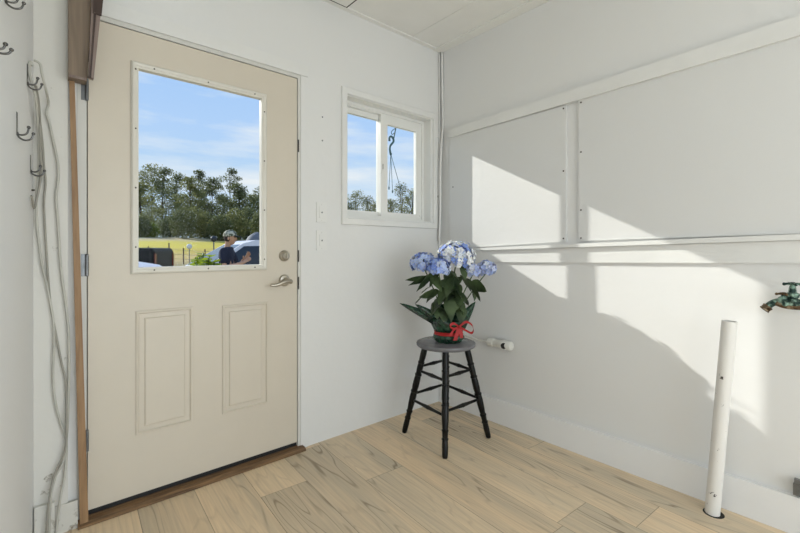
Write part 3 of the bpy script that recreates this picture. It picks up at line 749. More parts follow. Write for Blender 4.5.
# flower heads
def flower_head(px, py, dt, rx, rz, n, kd):
    c = hp(px, py, dt); bm = B(); tl = bm.loops.layers.float_color.new('tint')
    ga = math.pi*(3-5**.5)
    pal = {'b': [(120, 146, 220), (156, 178, 238), (186, 202, 244), (220, 228, 248)], 'w': [(236, 238, 242), (222, 228, 242), (170, 186, 232), (240, 240, 240), (126, 152, 220)], 'l': [(196, 204, 236), (220, 224, 242), (170, 184, 230)]}[kd]
    ball(bm, c, rx*.55, (1, 1, rz/rx), 2)
    for f in bm.faces:
        for l in f.loops: l[tl] = (.10, .14, .16, 1)
    for i in range(n):
        y = 1-1.55*(i+.5)/n; r = math.sqrt(max(0, 1-y*y)); th = ga*i
        d = V((r*math.cos(th), r*math.sin(th), y)).normalized()
        d = (d+V([rnd.uniform(-.12, .12) for _ in range(3)])).normalized()
        q = c+V((d.x*rx, d.y*rx, d.z*rz))*rnd.uniform(.80, 1.13)
        u, w = basis(d); rot = rnd.uniform(0, 1.57); s = rnd.uniform(.013, .019)
        col = lin(rnd.choice(pal)); npet = rnd.choice((4, 4, 5))
        for k in range(npet):
            a = rot+2*math.pi*k/npet; e = u*math.cos(a)+w*math.sin(a); g_ = d.cross(e)
            pts = [q, q+e*s*.55+g_*s*.52+d*.001, q+e*s*1.0+g_*s*.36+d*.0035, q+e*s*1.12+d*.003, q+e*s*1.0-g_*s*.36+d*.0035, q+e*s*.55-g_*s*.52+d*.001]
            f = bm.faces.new([bm.verts.new(p) for p in pts])
            v_ = rnd.uniform(.9, 1.05)
            for li, l in enumerate(f.loops):
                l[tl] = tuple(min(1, x*v_) for x in col[:3])+(1,)
        res = bmesh.ops.create_icosphere(bm, subdivisions=1, radius=.0022)
        for v in res['verts']: v.co = v.co+q+d*.0015
        for f in {f for v in res['verts'] for f in v.link_faces}:
            for l in f.loops: l[tl] = lin((196, 200, 150))
    o = obj('flower_head', bm, M['petal'], hy)
    return o
for hd in heads: flower_head(*hd)

# ================= PIPES =================
# white waste pipe stub rising from the floor, leaning
p0 = onZ(712.3, 513.0); pt = V((p0.x, 0, 0)); d = ray(729.5, 321); k = p0.x/d.x; p1 = V((p0.x, d.y*k, H+d.z*k))
wp = thing('waste_pipe', (p0.x, p0.y, 0), 'tall open-topped white pipe leaning up from a hole in the floor', 'pipe')
ax = (p1-p0).normalized()
bm = B(); R1, R2 = .0265, .0235
lathe(bm, p0+V((0, 0, .001)), p1, [(0, R1), (1, R1), (1, R2), (.85, R2)], 36, caps=False); obj('pipe_wall', bm, M['pvc'], wp, smooth=.6)
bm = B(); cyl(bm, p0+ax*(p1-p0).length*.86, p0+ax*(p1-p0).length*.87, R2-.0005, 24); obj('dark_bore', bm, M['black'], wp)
bm = B(); cyl(bm, p0+V((.002, -.004, -.001)), p0+V((.002, -.004, .0006)), .037, 28); tag(obj('pipe_hole', bm, M['black'], origin=p0), 'dark round cut-out in the floor around the foot of the white pipe', 'hole')

# white fitting with a black hole, fed by a thin white pipe
c = onX(501, 344.2, XR-.045)
pf = thing('pipe_fitting', (XR, c.y, c.z-.035), 'white plastic pipe fitting with a black hole, on the right wall behind the stool', 'pipe fitting')
a = onX(489.5, 343.0, XR-.045).y; b = onX(511.5, 345, XR-.045).y
bm = B(); lathe(bm, (XR-.045, a, c.z), (XR-.045, b, c.z), [(0, .020), (0.0, .028), (.22, .028), (.24, .025), (.62, .025), (.64, .029), (.95, .029), (1, .024)], 28)
cyl(bm, (XR-.045, (a+b)/2, c.z), (XR-.0005, (a+b)/2, c.z), .022, 24)
obj('body', bm, M['pvc2'], pf, smooth=.6)
hpnt = onX(501.8, 346.5, XR-.07); dv = (V((0, 0, H))-hpnt).normalized()
dv = V((dv.x, dv.y*.9, dv.z*.5)).normalized(); q0 = V((XR-.048, hpnt.y, c.z-.003))
bm = B(); lathe(bm, q0+dv*.012, q0+dv*.034, [(0, .022), (1, .022), (1, .0185), (.2, .0185)], 24, caps=False); obj('socket', bm, M['pvc2'], pf, smooth=.6)
bm = B(); cyl(bm, q0+dv*.029, q0+dv*.0325, .0185, 24); obj('black_hole', bm, M['black'], pf)
bm = B(); tube(bm, [(XR-.045, a, c.z-.004), (XR-.045, a+.10, c.z-.002), (XR-.035, a+.2, c.z+.004), (XR-.0005, a+.26, c.z+.006)], .006, 10); obj('feed_pipe', bm, M['pvc2'], pf, smooth=True)

# corroded tap on the right wall at the frame edge
def tp(px, py, off=.10): return onX(px, py, XR-off)
base = tp(800, 306)
fa = thing('garden_tap', (XR, base.y, base.z), 'corroded green and brown brass tap with two valve handles at the right edge', 'tap')
bm = B(); tube(bm, [tp(775, 302, .13), tp(783, 305, .12), tp(792, 306.5, .11), tp(802, 307, .10), tp(815, 307, .09), tp(822, 307, .04), (XR-.0005, tp(824, 307, .01).y, tp(824, 307, .01).z)], .0115, 14)
obj('supply_pipe', bm, M['brass'], fa, smooth=True)
bm = B(); tube(bm, [tp(796, 303, .11), tp(786, 302, .118), tp(778, 301.5, .125), tp(771, 304, .13), tp(766.5, 307.5, .135)], lambda t: .0135-.002*t, 14); sp_ = obj('spout', bm, M['verdigris'], fa, smooth=True)
a, b = tp(768.5, 306, .133), tp(764, 309.8, .138)
bm = B(); lathe(bm, a, b, [(0, .012), (.05, .0165), (.35, .0165), (.4, .0145), (.5, .0165), (.65, .0145), (.8, .0165), (1, .0165), (1, .011), (.6, .011)], 20, caps=False); obj('hose_thread', bm, M['brass'], sp_, smooth=.6)
def valve(px, py, off, up, s, mname):
    q = tp(px, py, off); bm = B()
    lathe(bm, q-V((0, 0, .012*s)), q+V((0, 0, up*s)), [(0, .014*s), (.25, .014*s), (.3, .018*s), (.5, .018*s), (.55, .011*s), (.8, .009*s), (1, .006*s)], 8); bn = obj('valve_bonnet', bm, M['verdigris'], fa, smooth=.4)
    bm = B(); t = q+V((0, 0, up*s))
    lathe(bm, t-V((0, 0, .003)), t+V((0, 0, .007)), [(0, .008*s), (.5, .010*s), (1, .006*s)], 12)
    for i in range(4):
        an = i*math.pi/2+.5; dd = V((math.cos(an), math.sin(an), 0)); tube(bm, [t, t+dd*.014*s+V((0, 0, .001)), t+dd*.020*s], .0042*s, 8); ball(bm, t+dd*.022*s, .0055*s)
    obj('cross_handle', bm, M[mname], bn, smooth=.8)
valve(783.5, 301, .12, .027, .95, 'brass'); valve(792.5, 299, .11, .050, 1.1, 'verdigris')
bm = B(); ball(bm, tp(792.5, 301, .11), .019, (1, 1, .9)); ball(bm, tp(784, 303, .12), .016); tube(bm, [tp(778, 300, .124), tp(790, 303, .113), tp(801, 303, .10)], .014, 12); obj('valve_body', bm, M['verdigris'], fa, smooth=True)

# steel bracket on baseboard at right edge
a = onX(801, 489, XR-.03); a.y += .022
br = thing('steel_bracket', (XR-.016, a.y, a.z-.03), 'small grey steel bracket on the baseboard at the right edge', 'bracket')
bm = B(); box(bm, XR-.034, XR-.0165, a.y-.06, a.y, a.z-.030, a.z+.012); obj('strap', bm, M['steel'], br, bevel=.003)
bm = B(); box(bm, XR-.032, XR-.0175, a.y-.055, a.y-.003, a.z+.0135, a.z+.032); obj('clamp', bm, M['steel'], br, bevel=.003)

# ================= OUTSIDE =================
def gz(Y):
    return GROUND if Y < 40 else GROUND+(min(Y, 85)-40)/45*3.6
def field_mat():
    m, nt, b = new_mat('field_grass')
    g = N(nt, 'ShaderNodeNewGeometry'); sp = N(nt, 'ShaderNodeSeparateXYZ'); nt.links.new(g.outputs['Position'], sp.inputs[0])
    mp = N(nt, 'ShaderNodeMapping'); mp.inputs['Scale'].default_value = (.12, .5, .2); nt.links.new(g.outputs['Position'], mp.inputs[0])
    nz = N(nt, 'ShaderNodeTexNoise'); nz.inputs['Scale'].default_value = 1.2; nz.inputs['Detail'].default_value = 6; nt.links.new(mp.outputs[0], nz.inputs[0])
    mr = N(nt, 'ShaderNodeMapRange'); mr.inputs['From Min'].default_value = 38; mr.inputs['From Max'].default_value = 86; nt.links.new(sp.outputs['Y'], mr.inputs[0])
    ad = N(nt, 'ShaderNodeMath', operation='MULTIPLY_ADD'); ad.inputs[1].default_value = .5; nt.links.new(nz.outputs['Fac'], ad.inputs[0]); 
    sb = N(nt, 'ShaderNodeMath', operation='SUBTRACT'); sb.inputs[1].default_value = .25; nt.links.new(mr.outputs[0], sb.inputs[0]); nt.links.new(sb.outputs[0], ad.inputs[2])
    rp = N(nt, 'ShaderNodeValToRGB'); nt.links.new(ad.outputs[0], rp.inputs[0]); cr = rp.color_ramp
    cols = [(0, (160, 146, 100)), (.18, (200, 172, 104)), (.34, (194, 170, 62)), (.52, (208, 188, 48)), (.74, (200, 182, 54)), (.86, (196, 176, 134)), (.98, (120, 126, 84))]
    cr.elements[0].position = 0; cr.elements[0].color = lin(cols[0][1]); cr.elements[1].position = .98; cr.elements[1].color = lin(cols[-1][1])
    for p_, c_ in cols[1:-1]: e = cr.elements.new(p_); e.color = lin(c_)
    nt.links.new(rp.outputs[0], b.inputs['Base Color']); b.inputs['Roughness'].default_value = .9
    return m
bm = B(); Ys = [2.24, 20, 40, 48, 56, 64, 72, 85, 130, 200]; Xs = [-60, -30, 0, 20, 40, 70, 110, 180]
gv = [[bm.verts.new((x, y, gz(y)+(0 if y < 40 else .15*math.sin(x*.11)))) for x in Xs] for y in Ys]
for a, b in zip(gv, gv[1:]):
    for k in range(len(Xs)-1): bm.faces.new([a[k], a[k+1], b[k+1], b[k]])
# around the house
pts = [(-60, 2.24), (180, 2.24), (180, -30), (-60, -30)]
bm.faces.new([bm.verts.new((x, y, GROUND)) for x, y in pts])
tag(obj('ground', bm, field_mat()), kind='structure')
# step outside the door on the ground
bm = B(); box(bm, left_x(D)-.3, 2.4, D-.02, D+WT, GROUND, -.051); tag(obj('wall_foundation', bm, mat('concrete_footing', (150, 146, 138), .8, bump=.3)), kind='structure')

# trees
M['tree_dark'] = leaf_mat('tree_leaves_dark', (96, 104, 66), (136, 140, 92), .45, .7, 1.2)
M['tree_mid'] = leaf_mat('tree_leaves_mid', (118, 122, 74), (162, 162, 106), .48, .7, 1.2)
M['tree_light'] = leaf_mat('tree_leaves_light', (110, 128, 48), (158, 168, 74), .4, .7, 1.2)
M['bark'] = mat('tree_bark', (84, 74, 62), .9, var=.2)
def tree(px, t, top_py, w, label, mname='tree_dark', blobs=26, n=2600, airy=0., kind='tree', bare=.25, leafs=.34, seed=0, crown=(.9, .35)):
    r = random.Random(seed+int(px*7)+int(t))
    p = at(px, 250, t); base = V((p.x, p.y, gz(p.y)-.1)); top = at(px, top_py, t).z; h = top-base.z
    T = thing('tree', base, label, 'tree', 'trees along the far edge of the field')
    bm = B(); tube(bm, [base, base+V((r.uniform(-.3, .3), 0, h*.4)), base+V((r.uniform(-.5, .5), 0, h*.93))], lambda q: .20*(1-q)+.04, 7)
    bl = []
    for i in range(blobs):
        k = bare+(1-bare)*(i+.5)/blobs; wid = w*(crown[0]*(1-k)**.55+crown[1]*math.sin(math.pi*min(1, k*1.0)))*.52
        a = r.uniform(0, 6.28); rr = wid*math.sqrt(r.random())
        c = base+V((math.cos(a)*rr, math.sin(a)*rr*.4, h*min(.97, k)))
        s = w*r.uniform(.15, .27)*(1-.35*k)*(1-airy*.35)
        bl.append((c, s))
        if i % 2 == 0: tube(bm, [base+V((0, 0, h*max(.1, k-.22))), (base+V((0, 0, h*k))+c)/2, c], .05, 5, 3)
    obj('trunk', bm, M['bark'], T, smooth=True)
    vs, fs = [], []
    for i in range(n):
        c, s = bl[r.randrange(len(bl))]
        d = V((r.gauss(0, 1), r.gauss(0, 1), r.gauss(0, 1))).normalized()*s*(r.random()**.35)
        q = c+V((d.x*1.25, d.y*.9, d.z*.75)); L = leafs*r.uniform(.5, 1.1)
        u = V((r.gauss(0, 1), r.gauss(0, 1), r.gauss(0, 1))).normalized(); w_ = u.orthogonal().normalized()
        b0 = len(vs); vs += [q-u*L*.5, q+w_*L*.33, q+u*L*.5, q-w_*L*.33]; fs.append((b0, b0+1, b0+2, b0+3))
    me = bpy.data.meshes.new('crown'); o0 = base
    me.from_pydata([v-o0 for v in vs], [], fs); me.materials.append(M[mname])
    o = bpy.data.objects.new('crown', me); C.objects.link(o); o.parent = T
    return T
TR = [ # px t top w mat airy
 (140, 88, 184, 9, 'tree_mid', 0), (152, 92, 166, 10, 'tree_mid', .1), (163, 84, 168, 9, 'tree_dark', .5), (176, 90, 174, 9, 'tree_dark', .2),
 (190, 86, 178, 8, 'tree_mid', .4), (200, 85, 170, 7, 'tree_dark', .7), (212, 88, 178, 8, 'tree_dark', .6), (230, 84, 168, 8, 'tree_dark', .7),
 (240, 90, 186, 9, 'tree_dark', .2), (254, 88, 196, 8, 'tree_mid', 0), (268, 90, 186, 9, 'tree_dark', 0), (222, 94, 198, 10, 'tree_mid', 0),
]
nm = {0: 'tall mixed tree', 1: 'tree'}
where = ['at the far left of the door glass', 'second from the left in the door glass', 'tallest open-branched one at left in the door glass', 'dark one just right of the tall open-branched pair',
 'olive one left of the middle of the door glass', 'narrow open-topped one in the middle of the door glass', 'thin one between the two narrow open-topped ones', 'narrow open-topped one above the man',
 'dark one right above the man', 'low olive one near the right side of the door glass', 'dark one cut by the right side of the door glass', 'low olive one filling the gap left of the man']
for i, (px, t, top, w, mn, airy) in enumerate(TR):
    t = (94, 112, 103, 121)[i % 4]; w = w*t/88*1.05
    tree(px, t, top, w, 'tree behind the field, '+where[i], mn, blobs=34 if airy < .4 else 30, n=4600 if airy < .4 else 3200, airy=airy, bare=.06 if airy < .4 else .14, seed=i, leafs=.55)
# lower undergrowth band, bush by bush
for i, px in enumerate((138, 150, 170, 183, 196, 208, 221, 236, 248, 262)):
    mn = 'tree_light' if px == 150 else ('tree_mid' if i % 3 == 1 else 'tree_dark')
    tt = (76, 80.5, 85)[i % 3]; p = at(px, 250, tt); base = V((p.x, p.y, gz(p.y)-.1)); r = random.Random(i)
    topz = at(px, 222 if px == 150 else r.uniform(203, 217), tt).z; h = topz-base.z
    vs, fs = [], []
    for k in range(1700):
        d = V((r.gauss(0, 1), r.gauss(0, 1), r.gauss(0, 1))).normalized()*(r.random()**.33)
        q = V((d.x*(1.6 if px == 150 else 2.3), d.y*1.8, h*.5+d.z*h*.5)); L = .5*r.uniform(.5, 1.1)
        u = V((r.gauss(0, 1), r.gauss(0, 1), r.gauss(0, 1))).normalized(); w_ = u.orthogonal().normalized(); b0 = len(vs)
        vs += [q-u*L*.5, q+w_*L*.35, q+u*L*.5, q-w_*L*.35]; fs.append((b0, b0+1, b0+2, b0+3))
    me = bpy.data.meshes.new('bush'); me.from_pydata(vs, [], fs); me.materials.append(M[mn]); o = bpy.data.objects.new('bush', me); C.objects.link(o); o.location = base
    tag(o, 'bright yellow-green bush at the field edge, left in the door glass' if px == 150 else 'dark bushy undergrowth clump at the foot of the trees behind the field', 'bush', None if px == 150 else 'undergrowth clumps below the trees')
SW = [(347, 62, 203, 7, 'tree_dark'), (356, 60, 192, 6, 'tree_mid'), (368, 62, 198, 6, 'tree_dark'), (378, 60, 204, 6, 'tree_mid'), (391, 58, 200, 5, 'tree_mid'), (401, 50, 184, 5, 'tree_dark'), (412, 52, 190, 5, 'tree_mid'), (424, 52, 192, 6, 'tree_dark')]
w2 = ['leftmost in the small window', 'bushy top in the middle of the left window pane', 'dark one right in the left window pane', 'low one behind the window meeting rail', 'low one at left of the right window pane', 'tallest one in the right window pane, under the plant hanger', 'one at the right side of the right window pane', 'one hidden at the right of the small window']
for i, (px, t, top, w, mn) in enumerate(SW):
    w = w*1.75; t = (96, 114, 105)[i % 3]
    tree(px, t, top, w, 'green tree beyond the window, '+w2[i], mn, 30, 2800, .0, bare=.1, seed=i+50, leafs=.45)

# ---- plant hanger outside the small window ----
th_ = 2.95
def wp_(px, py, dt=0): return onY(px, py, 2.42+dt)
hg = thing('plant_hanger', wp_(397, 150), 'dark teal plant hanger hook with three empty strings outside the small window', 'plant hanger')
M['teal'] = mat('teal_plastic', (30, 72, 84), .4, var=.1)
bm = B()
tube(bm, [wp_(396.5, 118, -.0), wp_(396, 126), wp_(394, 137), wp_(393, 141)], .0048, 8)
tube(bm, [wp_(396, 128), wp_(393, 130), wp_(391.3, 132.5), wp_(392.5, 134.5), wp_(394, 133)], .003, 8)
obj('scroll_hook', bm, M['teal'], hg, smooth=True)
bm = B(); tube(bm, [wp_(389.5, 141), wp_(389.5, 137.5), wp_(391.5, 136.5), wp_(393.3, 139), wp_(393.3, 142), wp_(390.5, 145.5), wp_(389.8, 149), wp_(390.6, 154)], .008, 8)
obj('swivel_hook', bm, M['teal'], hg, smooth=True)
jn = wp_(390.8, 154)
bm = B(); ball(bm, jn, .010, (1, .8, 1.3)); obj('strap_plate', bm, M['teal'], hg, smooth=True)
for e in ((389, 187), (392.5, 190.5), (400.5, 188.5)):
    q = wp_(*e); bm = B(); cyl(bm, jn, q, .0022, 6); s_ = obj('string', bm, M['teal'], hg)
    bm = B(); lathe(bm, q+V((0, 0, .004)), q-V((0, 0, .02)), [(0, .003), (.3, .006), (1, .004)], 10); obj('end_clip', bm, M['teal'], s_)
# bracket that carries it, fixed under the eave (outside, above the opening)
top = wp_(396.5, 118)
bm = B(); tube(bm, [top, top+V((0, 0, .12)), V((top.x, D+WT+.12, top.z+.16)), V((top.x, D+WT+.0005, top.z+.16))], .006, 8); obj('wall_arm', bm, M['teal'], hg, smooth=True)

# ---- leafy shrub outside the door ----
def stem_leafs(bm, root, tip, r, n, L, w, dense=.12):
    P = smooth_path([root, (root+tip)/2+V((r.uniform(-.05, .05), r.uniform(-.05, .05), .05)), tip], 8)
    for i in range(n):
        k = (1-dense*r.random()**1.3)*(len(P)-1); i0 = min(len(P)-2, int(k)); c = P[i0].lerp(P[i0+1], k-i0)
        a = r.uniform(0, 6.28); dd = V((math.cos(a), math.sin(a), r.uniform(-.2, .6))).normalized()
        leaf(bm, c, c+dd*L*r.uniform(.6, 1.1), w, .01, .15, r.uniform(-.6, .6), 5)
M['shrubleaf'] = leaf_mat('shrub_leaf', (128, 150, 30), (178, 196, 60), .5, .4, 6)
def shrub(name, c, tips, label, n=14, L=.075, w=.018, seed=1):
    r = random.Random(seed); T = thing(name, (c.x, c.y, GROUND), label, 'shrub')
    bmS, bmL = B(), B(); root = V((c.x, c.y, GROUND))
    for t_ in tips:
        tube(bmS, [root+V((r.uniform(-.05, .05), r.uniform(-.05, .05), 0)), (root+t_)/2+V((r.uniform(-.03, .03), r.uniform(-.03, .03), .1)), t_], .005, 6)
        stem_leafs(bmL, root, t_, r, n, L, w)
    obj('stems', bmS, M['stem'], T, smooth=True); obj('foliage', bmL, M['shrubleaf'], T, smooth=True)
tc = 3.2
tips = [at(x, y-1.5, tc+d) for x, y, d in ((196, 262, 0), (203, 254, .05), (209, 257, -.05), (199, 258, .1), (214, 264, 0), (206, 262, -.1), (190, 268, .05), (218, 267, .1), (202, 266, 0), (211, 266, .05))]
cc = at(204, 300, tc); shrub('leafy_shrub', cc, tips, 'bright green leafy shrub just outside, bottom middle of the door glass', 24, .075, .022, 3)
# climber under the small window, its tips above sill height throw the leafy shadow edge
SUN = V((1, -2.45, -1.286)).normalized()
tips = []
r = random.Random(9)
for i in range(16):
    u = r.random(); x = 1.46+.27*u; target = V((x, GP+.02, s_z0+(.045 if i in (3, 8, 12) else r.uniform(-.075, .012))+.012*math.sin(u*9))); back = r.uniform(.25, .42)
    tips.append(target-SUN*(back/abs(SUN.y)))
cl = V((1.45, 2.50, GROUND)); shrub('climbing_shrub', cl, tips, 'green shrub growing against the outside wall below the small window', 9, .07, .013, 5)

# ---- cars ----
M['carwhite'] = mat('car_paint_white', (232, 230, 232), .4, var=.01, spec=.35)
M['carblack'] = mat('car_paint_black', (9, 9, 11), .55, var=.01, spec=.25)
def carglass():
    m, nt, b = new_mat('car_glass'); b.inputs['Base Color'].default_value = lin((28, 36, 44)); b.inputs['Roughness'].default_value = .08; b.inputs['Specular IOR Level'].default_value = .7
    return m
M['carglass'] = carglass(); M['tyre'] = mat('tyre_rubber', (26, 26, 27), .8); M['alloy'] = mat('alloy_wheel', (150, 152, 156), .35, metal=.8)
M['lamp'] = mat('headlamp_lens', (190, 200, 208), .1, var=.05)
def car(name, loc, yaw, paint, label, cat='car', hood=1.0, roof=1.66, boxy=False):
    """front points to local +x; body lofted from side profile with tumblehome"""
    T = thing(name, loc, label, cat); T.rotation_euler.z = 0
    Mx = Matrix.Translation(V(loc)) @ Matrix.Rotation(yaw, 4, 'Z')
    def fin(bm): bmesh.ops.transform(bm, matrix=Mx, verts=bm.verts); return bm
    Lh = 2.3
    low = [(-Lh, .35), (-Lh-.03, .75), (-Lh+.02, hood+.02), (1.05, hood+.02), (1.3, hood-.01), (2.0, hood-.10), (2.25, hood-.22), (2.33, .62), (2.28, .32), (1.95, .26)]
    rocker = [(1.95, .26), (1.86, .50), (1.62, .68), (1.36, .68), (1.12, .50), (1.04, .26), (-1.0, .26), (-1.08, .5), (-1.32, .68), (-1.58, .68), (-1.82, .5), (-1.9, .26)]
    prof = low+rocker[1:]
    W = .90; bm = B()
    n = len(prof); secs = []
    for yy, s in ((-W, 0), (-W*.97, 1), (W*.97, 1), (W, 0)):
        secs.append([bm.verts.new((x*(.985 if s == 0 else 1), yy, z-(.05 if s == 0 and z > .8 else 0))) for x, z in prof])
    for a, b in zip(secs, secs[1:]):
        for i in range(n): bm.faces.new([a[i], a[(i+1) % n], b[(i+1) % n], b[i]])
    bm.faces.new(secs[0][::-1]); bm.faces.new(secs[-1])
    obj('body', fin(bm), M[paint], T, smooth=.6)
    # cabin
    cab = [(-Lh+.10, hood), (-Lh+.25 if boxy else -Lh+.45, roof-.05), (-Lh+.6, roof), (.15, roof), (.42, roof-.07), (1.22, hood)]
    bm = B(); A = [bm.verts.new((x, -(W*.93 if z <= hood+.01 else W*.74), z)) for x, z in cab]; Bv = [bm.verts.new((x, (W*.93 if z <= hood+.01 else W*.74), z)) for x, z in cab]
    for i in range(len(cab)-1): bm.faces.new([A[i], A[i+1], Bv[i+1], Bv[i]])
    bm.faces.new(A[::-1]); bm.faces.new(Bv); bm.faces.new([A[0], Bv[0], Bv[-1], A[-1]])
    obj('cabin', fin(bm), M[paint], T, smooth=.5)
    # glass: windscreen, side windows set just proud of the cabin
    def lerpq(p, q, k): return p+(q-p)*k
    x0, z0_, x1, z1_ = .46, roof-.10, 1.18, hood+.03
    nrm = V((z0_-z1_, 0, x1-x0)).normalized()*.006
    bm = B(); prism(bm, [V((x0, -W*.68, z0_))+nrm*.2, V((x0, W*.68, z0_))+nrm*.2, V((x1, W*.84, z1_))+nrm*.2, V((x1, -W*.84, z1_))+nrm*.2], nrm); obj('windscreen', fin(bm), M['carglass'], T)
    for sgn in (-1, 1):
        def sp(x, z): k = (z-hood)/(roof-hood); return V((x, sgn*(W*.93-(W*.19)*k)+sgn*.003, z))
        for q in (((.98, hood+.04), (.42, roof-.13), (-.28, roof-.11), (-.28, hood+.04)), ((-.36, hood+.04), (-.36, roof-.11), (-1.1, roof-.12), (-1.15, hood+.04)), ((-1.24, hood+.04), (-1.2, roof-.13), (-1.7, roof-.17), (-1.95, hood+.04))):
            bm = B(); prism(bm, [sp(*c_) for c_ in q], (0, sgn*.006, 0)); obj('side_window', fin(bm), M['carglass'], T)
        for wx in (1.49, -1.45):
            bm = B(); lathe(bm, (wx, sgn*W*.72, .34), (wx, sgn*W*.98, .34), [(0, .30), (.15, .34), (.85, .34), (1, .31), (1, .22)], 28, caps=True); whl = obj('wheel', fin(bm), M['tyre'], T, smooth=.5)
            bm = B(); lathe(bm, (wx, sgn*W*.985, .34), (wx, sgn*W*1.0, .34), [(0, .21), (1, .20)], 20); obj('rim', fin(bm), M['alloy'], whl)
        bm = B(); box(bm, 2.0, 2.30, sgn*W*.62, sgn*W*.965, .70, .84) if sgn > 0 else box(bm, 2.0, 2.30, -W*.965, -W*.62, .70, .84); obj('headlamp', fin(bm), M['lamp'], T, bevel=.03)
        bm = B(); ball(bm, (.92, sgn*(W+.12), hood+.07), .09, (.6, 1, .75)); obj('wing_mirror', fin(bm), M['carblack'], T, smooth=True)
    bm = B(); box(bm, 2.29, 2.345, -W*.55, W*.55, .48, .74); obj('grille', fin(bm), M['rubber'], T, bevel=.01)
    return T
def ground_at(px, t): p = at(px, 250, t); return V((p.x, p.y, GROUND))
yawcam = math.atan2(RGT.y, RGT.x)
car('car', ground_at(253, 9.3), yawcam+math.pi+math.radians(38), 'carwhite', 'white car with dark windows standing behind the man outside the door glass', hood=1.10, roof=1.66)
car('car', ground_at(118, 10.6), yawcam+math.radians(180), 'carwhite', 'white car of which a corner shows at the lower left of the door glass', hood=.98, roof=1.15) if False else None
car('truck', ground_at(100, 12.5), yawcam+math.radians(8), 'carblack', 'black boxy vehicle partly seen at the lower left of the door glass', 'truck', hood=1.25, roof=1.62, boxy=True) if False else None

# black pickup rear end and white hood at lower left
def pickup(loc, yaw):
    T = thing('pickup_truck', loc, 'black pickup bed with tailgate at the lower left of the door glass', 'truck')
    Mx = Matrix.Translation(V(loc)) @ Matrix.Rotation(yaw, 4, 'Z')
    def fin(bm): bmesh.ops.transform(bm, matrix=Mx, verts=bm.verts); return bm
    bm = B(); box(bm, -5.2, 0, -.95, .95, .55, 1.52); obj('body', fin(bm), M['carblack'], T, bevel=.09)
    bm = B(); prism(bm, [(-4.2, -.85, 1.521), (-3.9, -.8, 2.0), (-2.4, -.8, 2.05), (-2.1, -.85, 1.521)], (0, 1.7, 0)); obj('cab', fin(bm), M['carblack'], T)
    bm = B(); box(bm, .001, .03, -.85, .85, .85, 1.42); obj('tailgate', fin(bm), M['carblack'], T, bevel=.01)
    bm = B(); box(bm, .001, .14, -.9, .9, .52, .72); obj('bumper', fin(bm), M['steel'], T, bevel=.03)
    for s in (-1, 1):
        bm = B(); box(bm, .031, .05, s*.80-.07, s*.80+.07, .95, 1.35); obj('tail_lamp', fin(bm), mat('lamp_red', (120, 16, 16), .2), T)
        for x in (-1.2, -4.2):
            bm = B(); lathe(bm, (x, s*.72, .40), (x, s*.98, .40), [(0, .34), (.15, .39), (.85, .39), (1, .35), (1, .25)], 24); obj('wheel', fin(bm), M['tyre'], T, smooth=.5)
pickup(ground_at(163.5, 13.0), yawcam+math.radians(12))
car('car', ground_at(58, 9.9), yawcam+math.radians(-12), 'carwhite', 'pale car whose bonnet shows at the lower left corner of the door glass', hood=1.19, roof=1.60)

# ---- field fence ----
fc = thing('field_fence', (at(170, 250, 40).x, at(170, 250, 40).y, GROUND), 'wire fence on thin posts across the near edge of the field', 'fence')
pr = []
for px in (128, 148.5, 169, 183.5, 205, 226, 247, 268):
    p = at(px, 250, 38); b = V((p.x, p.y, gz(p.y))); pr.append(b)
    bm = B(); cyl(bm, b, b+V((0, 0, 1.5 if px != 169 else 1.9)), .06, 8); obj('post', bm, mat('fence_post', (128, 108, 84), .9) if 'fence_post' not in bpy.data.materials else bpy.data.materials['fence_post'], fc)
for hh in (.5, .9, 1.3):
    bm = B(); tube(bm, [b+V((0, 0, hh)) for b in pr], .012, 5, smooth=False); obj('wire', bm, M['steel'], fc)
def round_post(px, py, t, r, m, label):
    c = at(px, py, t); T = thing('round_marker', (c.x, c.y, gz(c.y)), label, 'marker')
    bm = B(); ball(bm, c, r, sub=3); obj('round_head', bm, m, T, smooth=True)
    bm = B(); cyl(bm, V((c.x, c.y, gz(c.y))), c, .03, 8); obj('post', bm, M['steel'], T)
round_post(189.3, 246.5, 32, .20, mat('white_ball', (220, 222, 222), .5), 'white round head on a thin post in the field')
round_post(213.8, 238.8, 20, .145, mat('dark_ball', (46, 52, 58), .5), 'dark round head on a thin post, left of the man')
# grey tarp-covered load behind the car
c = at(257, 250, 14); T = thing('covered_load', (c.x, c.y, GROUND), 'rounded grey covered load rising behind the white car at right of the door glass', 'covered load')
bm = B(); ball(bm, (c.x, c.y, GROUND+1.45), 1, (.42, .42, .60), 3)
for v in bm.verts: v.co += V((0, 0, .03*noise.noise(v.co*4)))
obj('cover', bm, mat('grey_cover', (108, 112, 118), .7, var=.1), T, smooth=True)
bm = B(); box(bm, c.x-.5, c.x+.5, c.y-.5, c.y+.5, GROUND, GROUND+.95); obj('crate', bm, M['bark'], T)

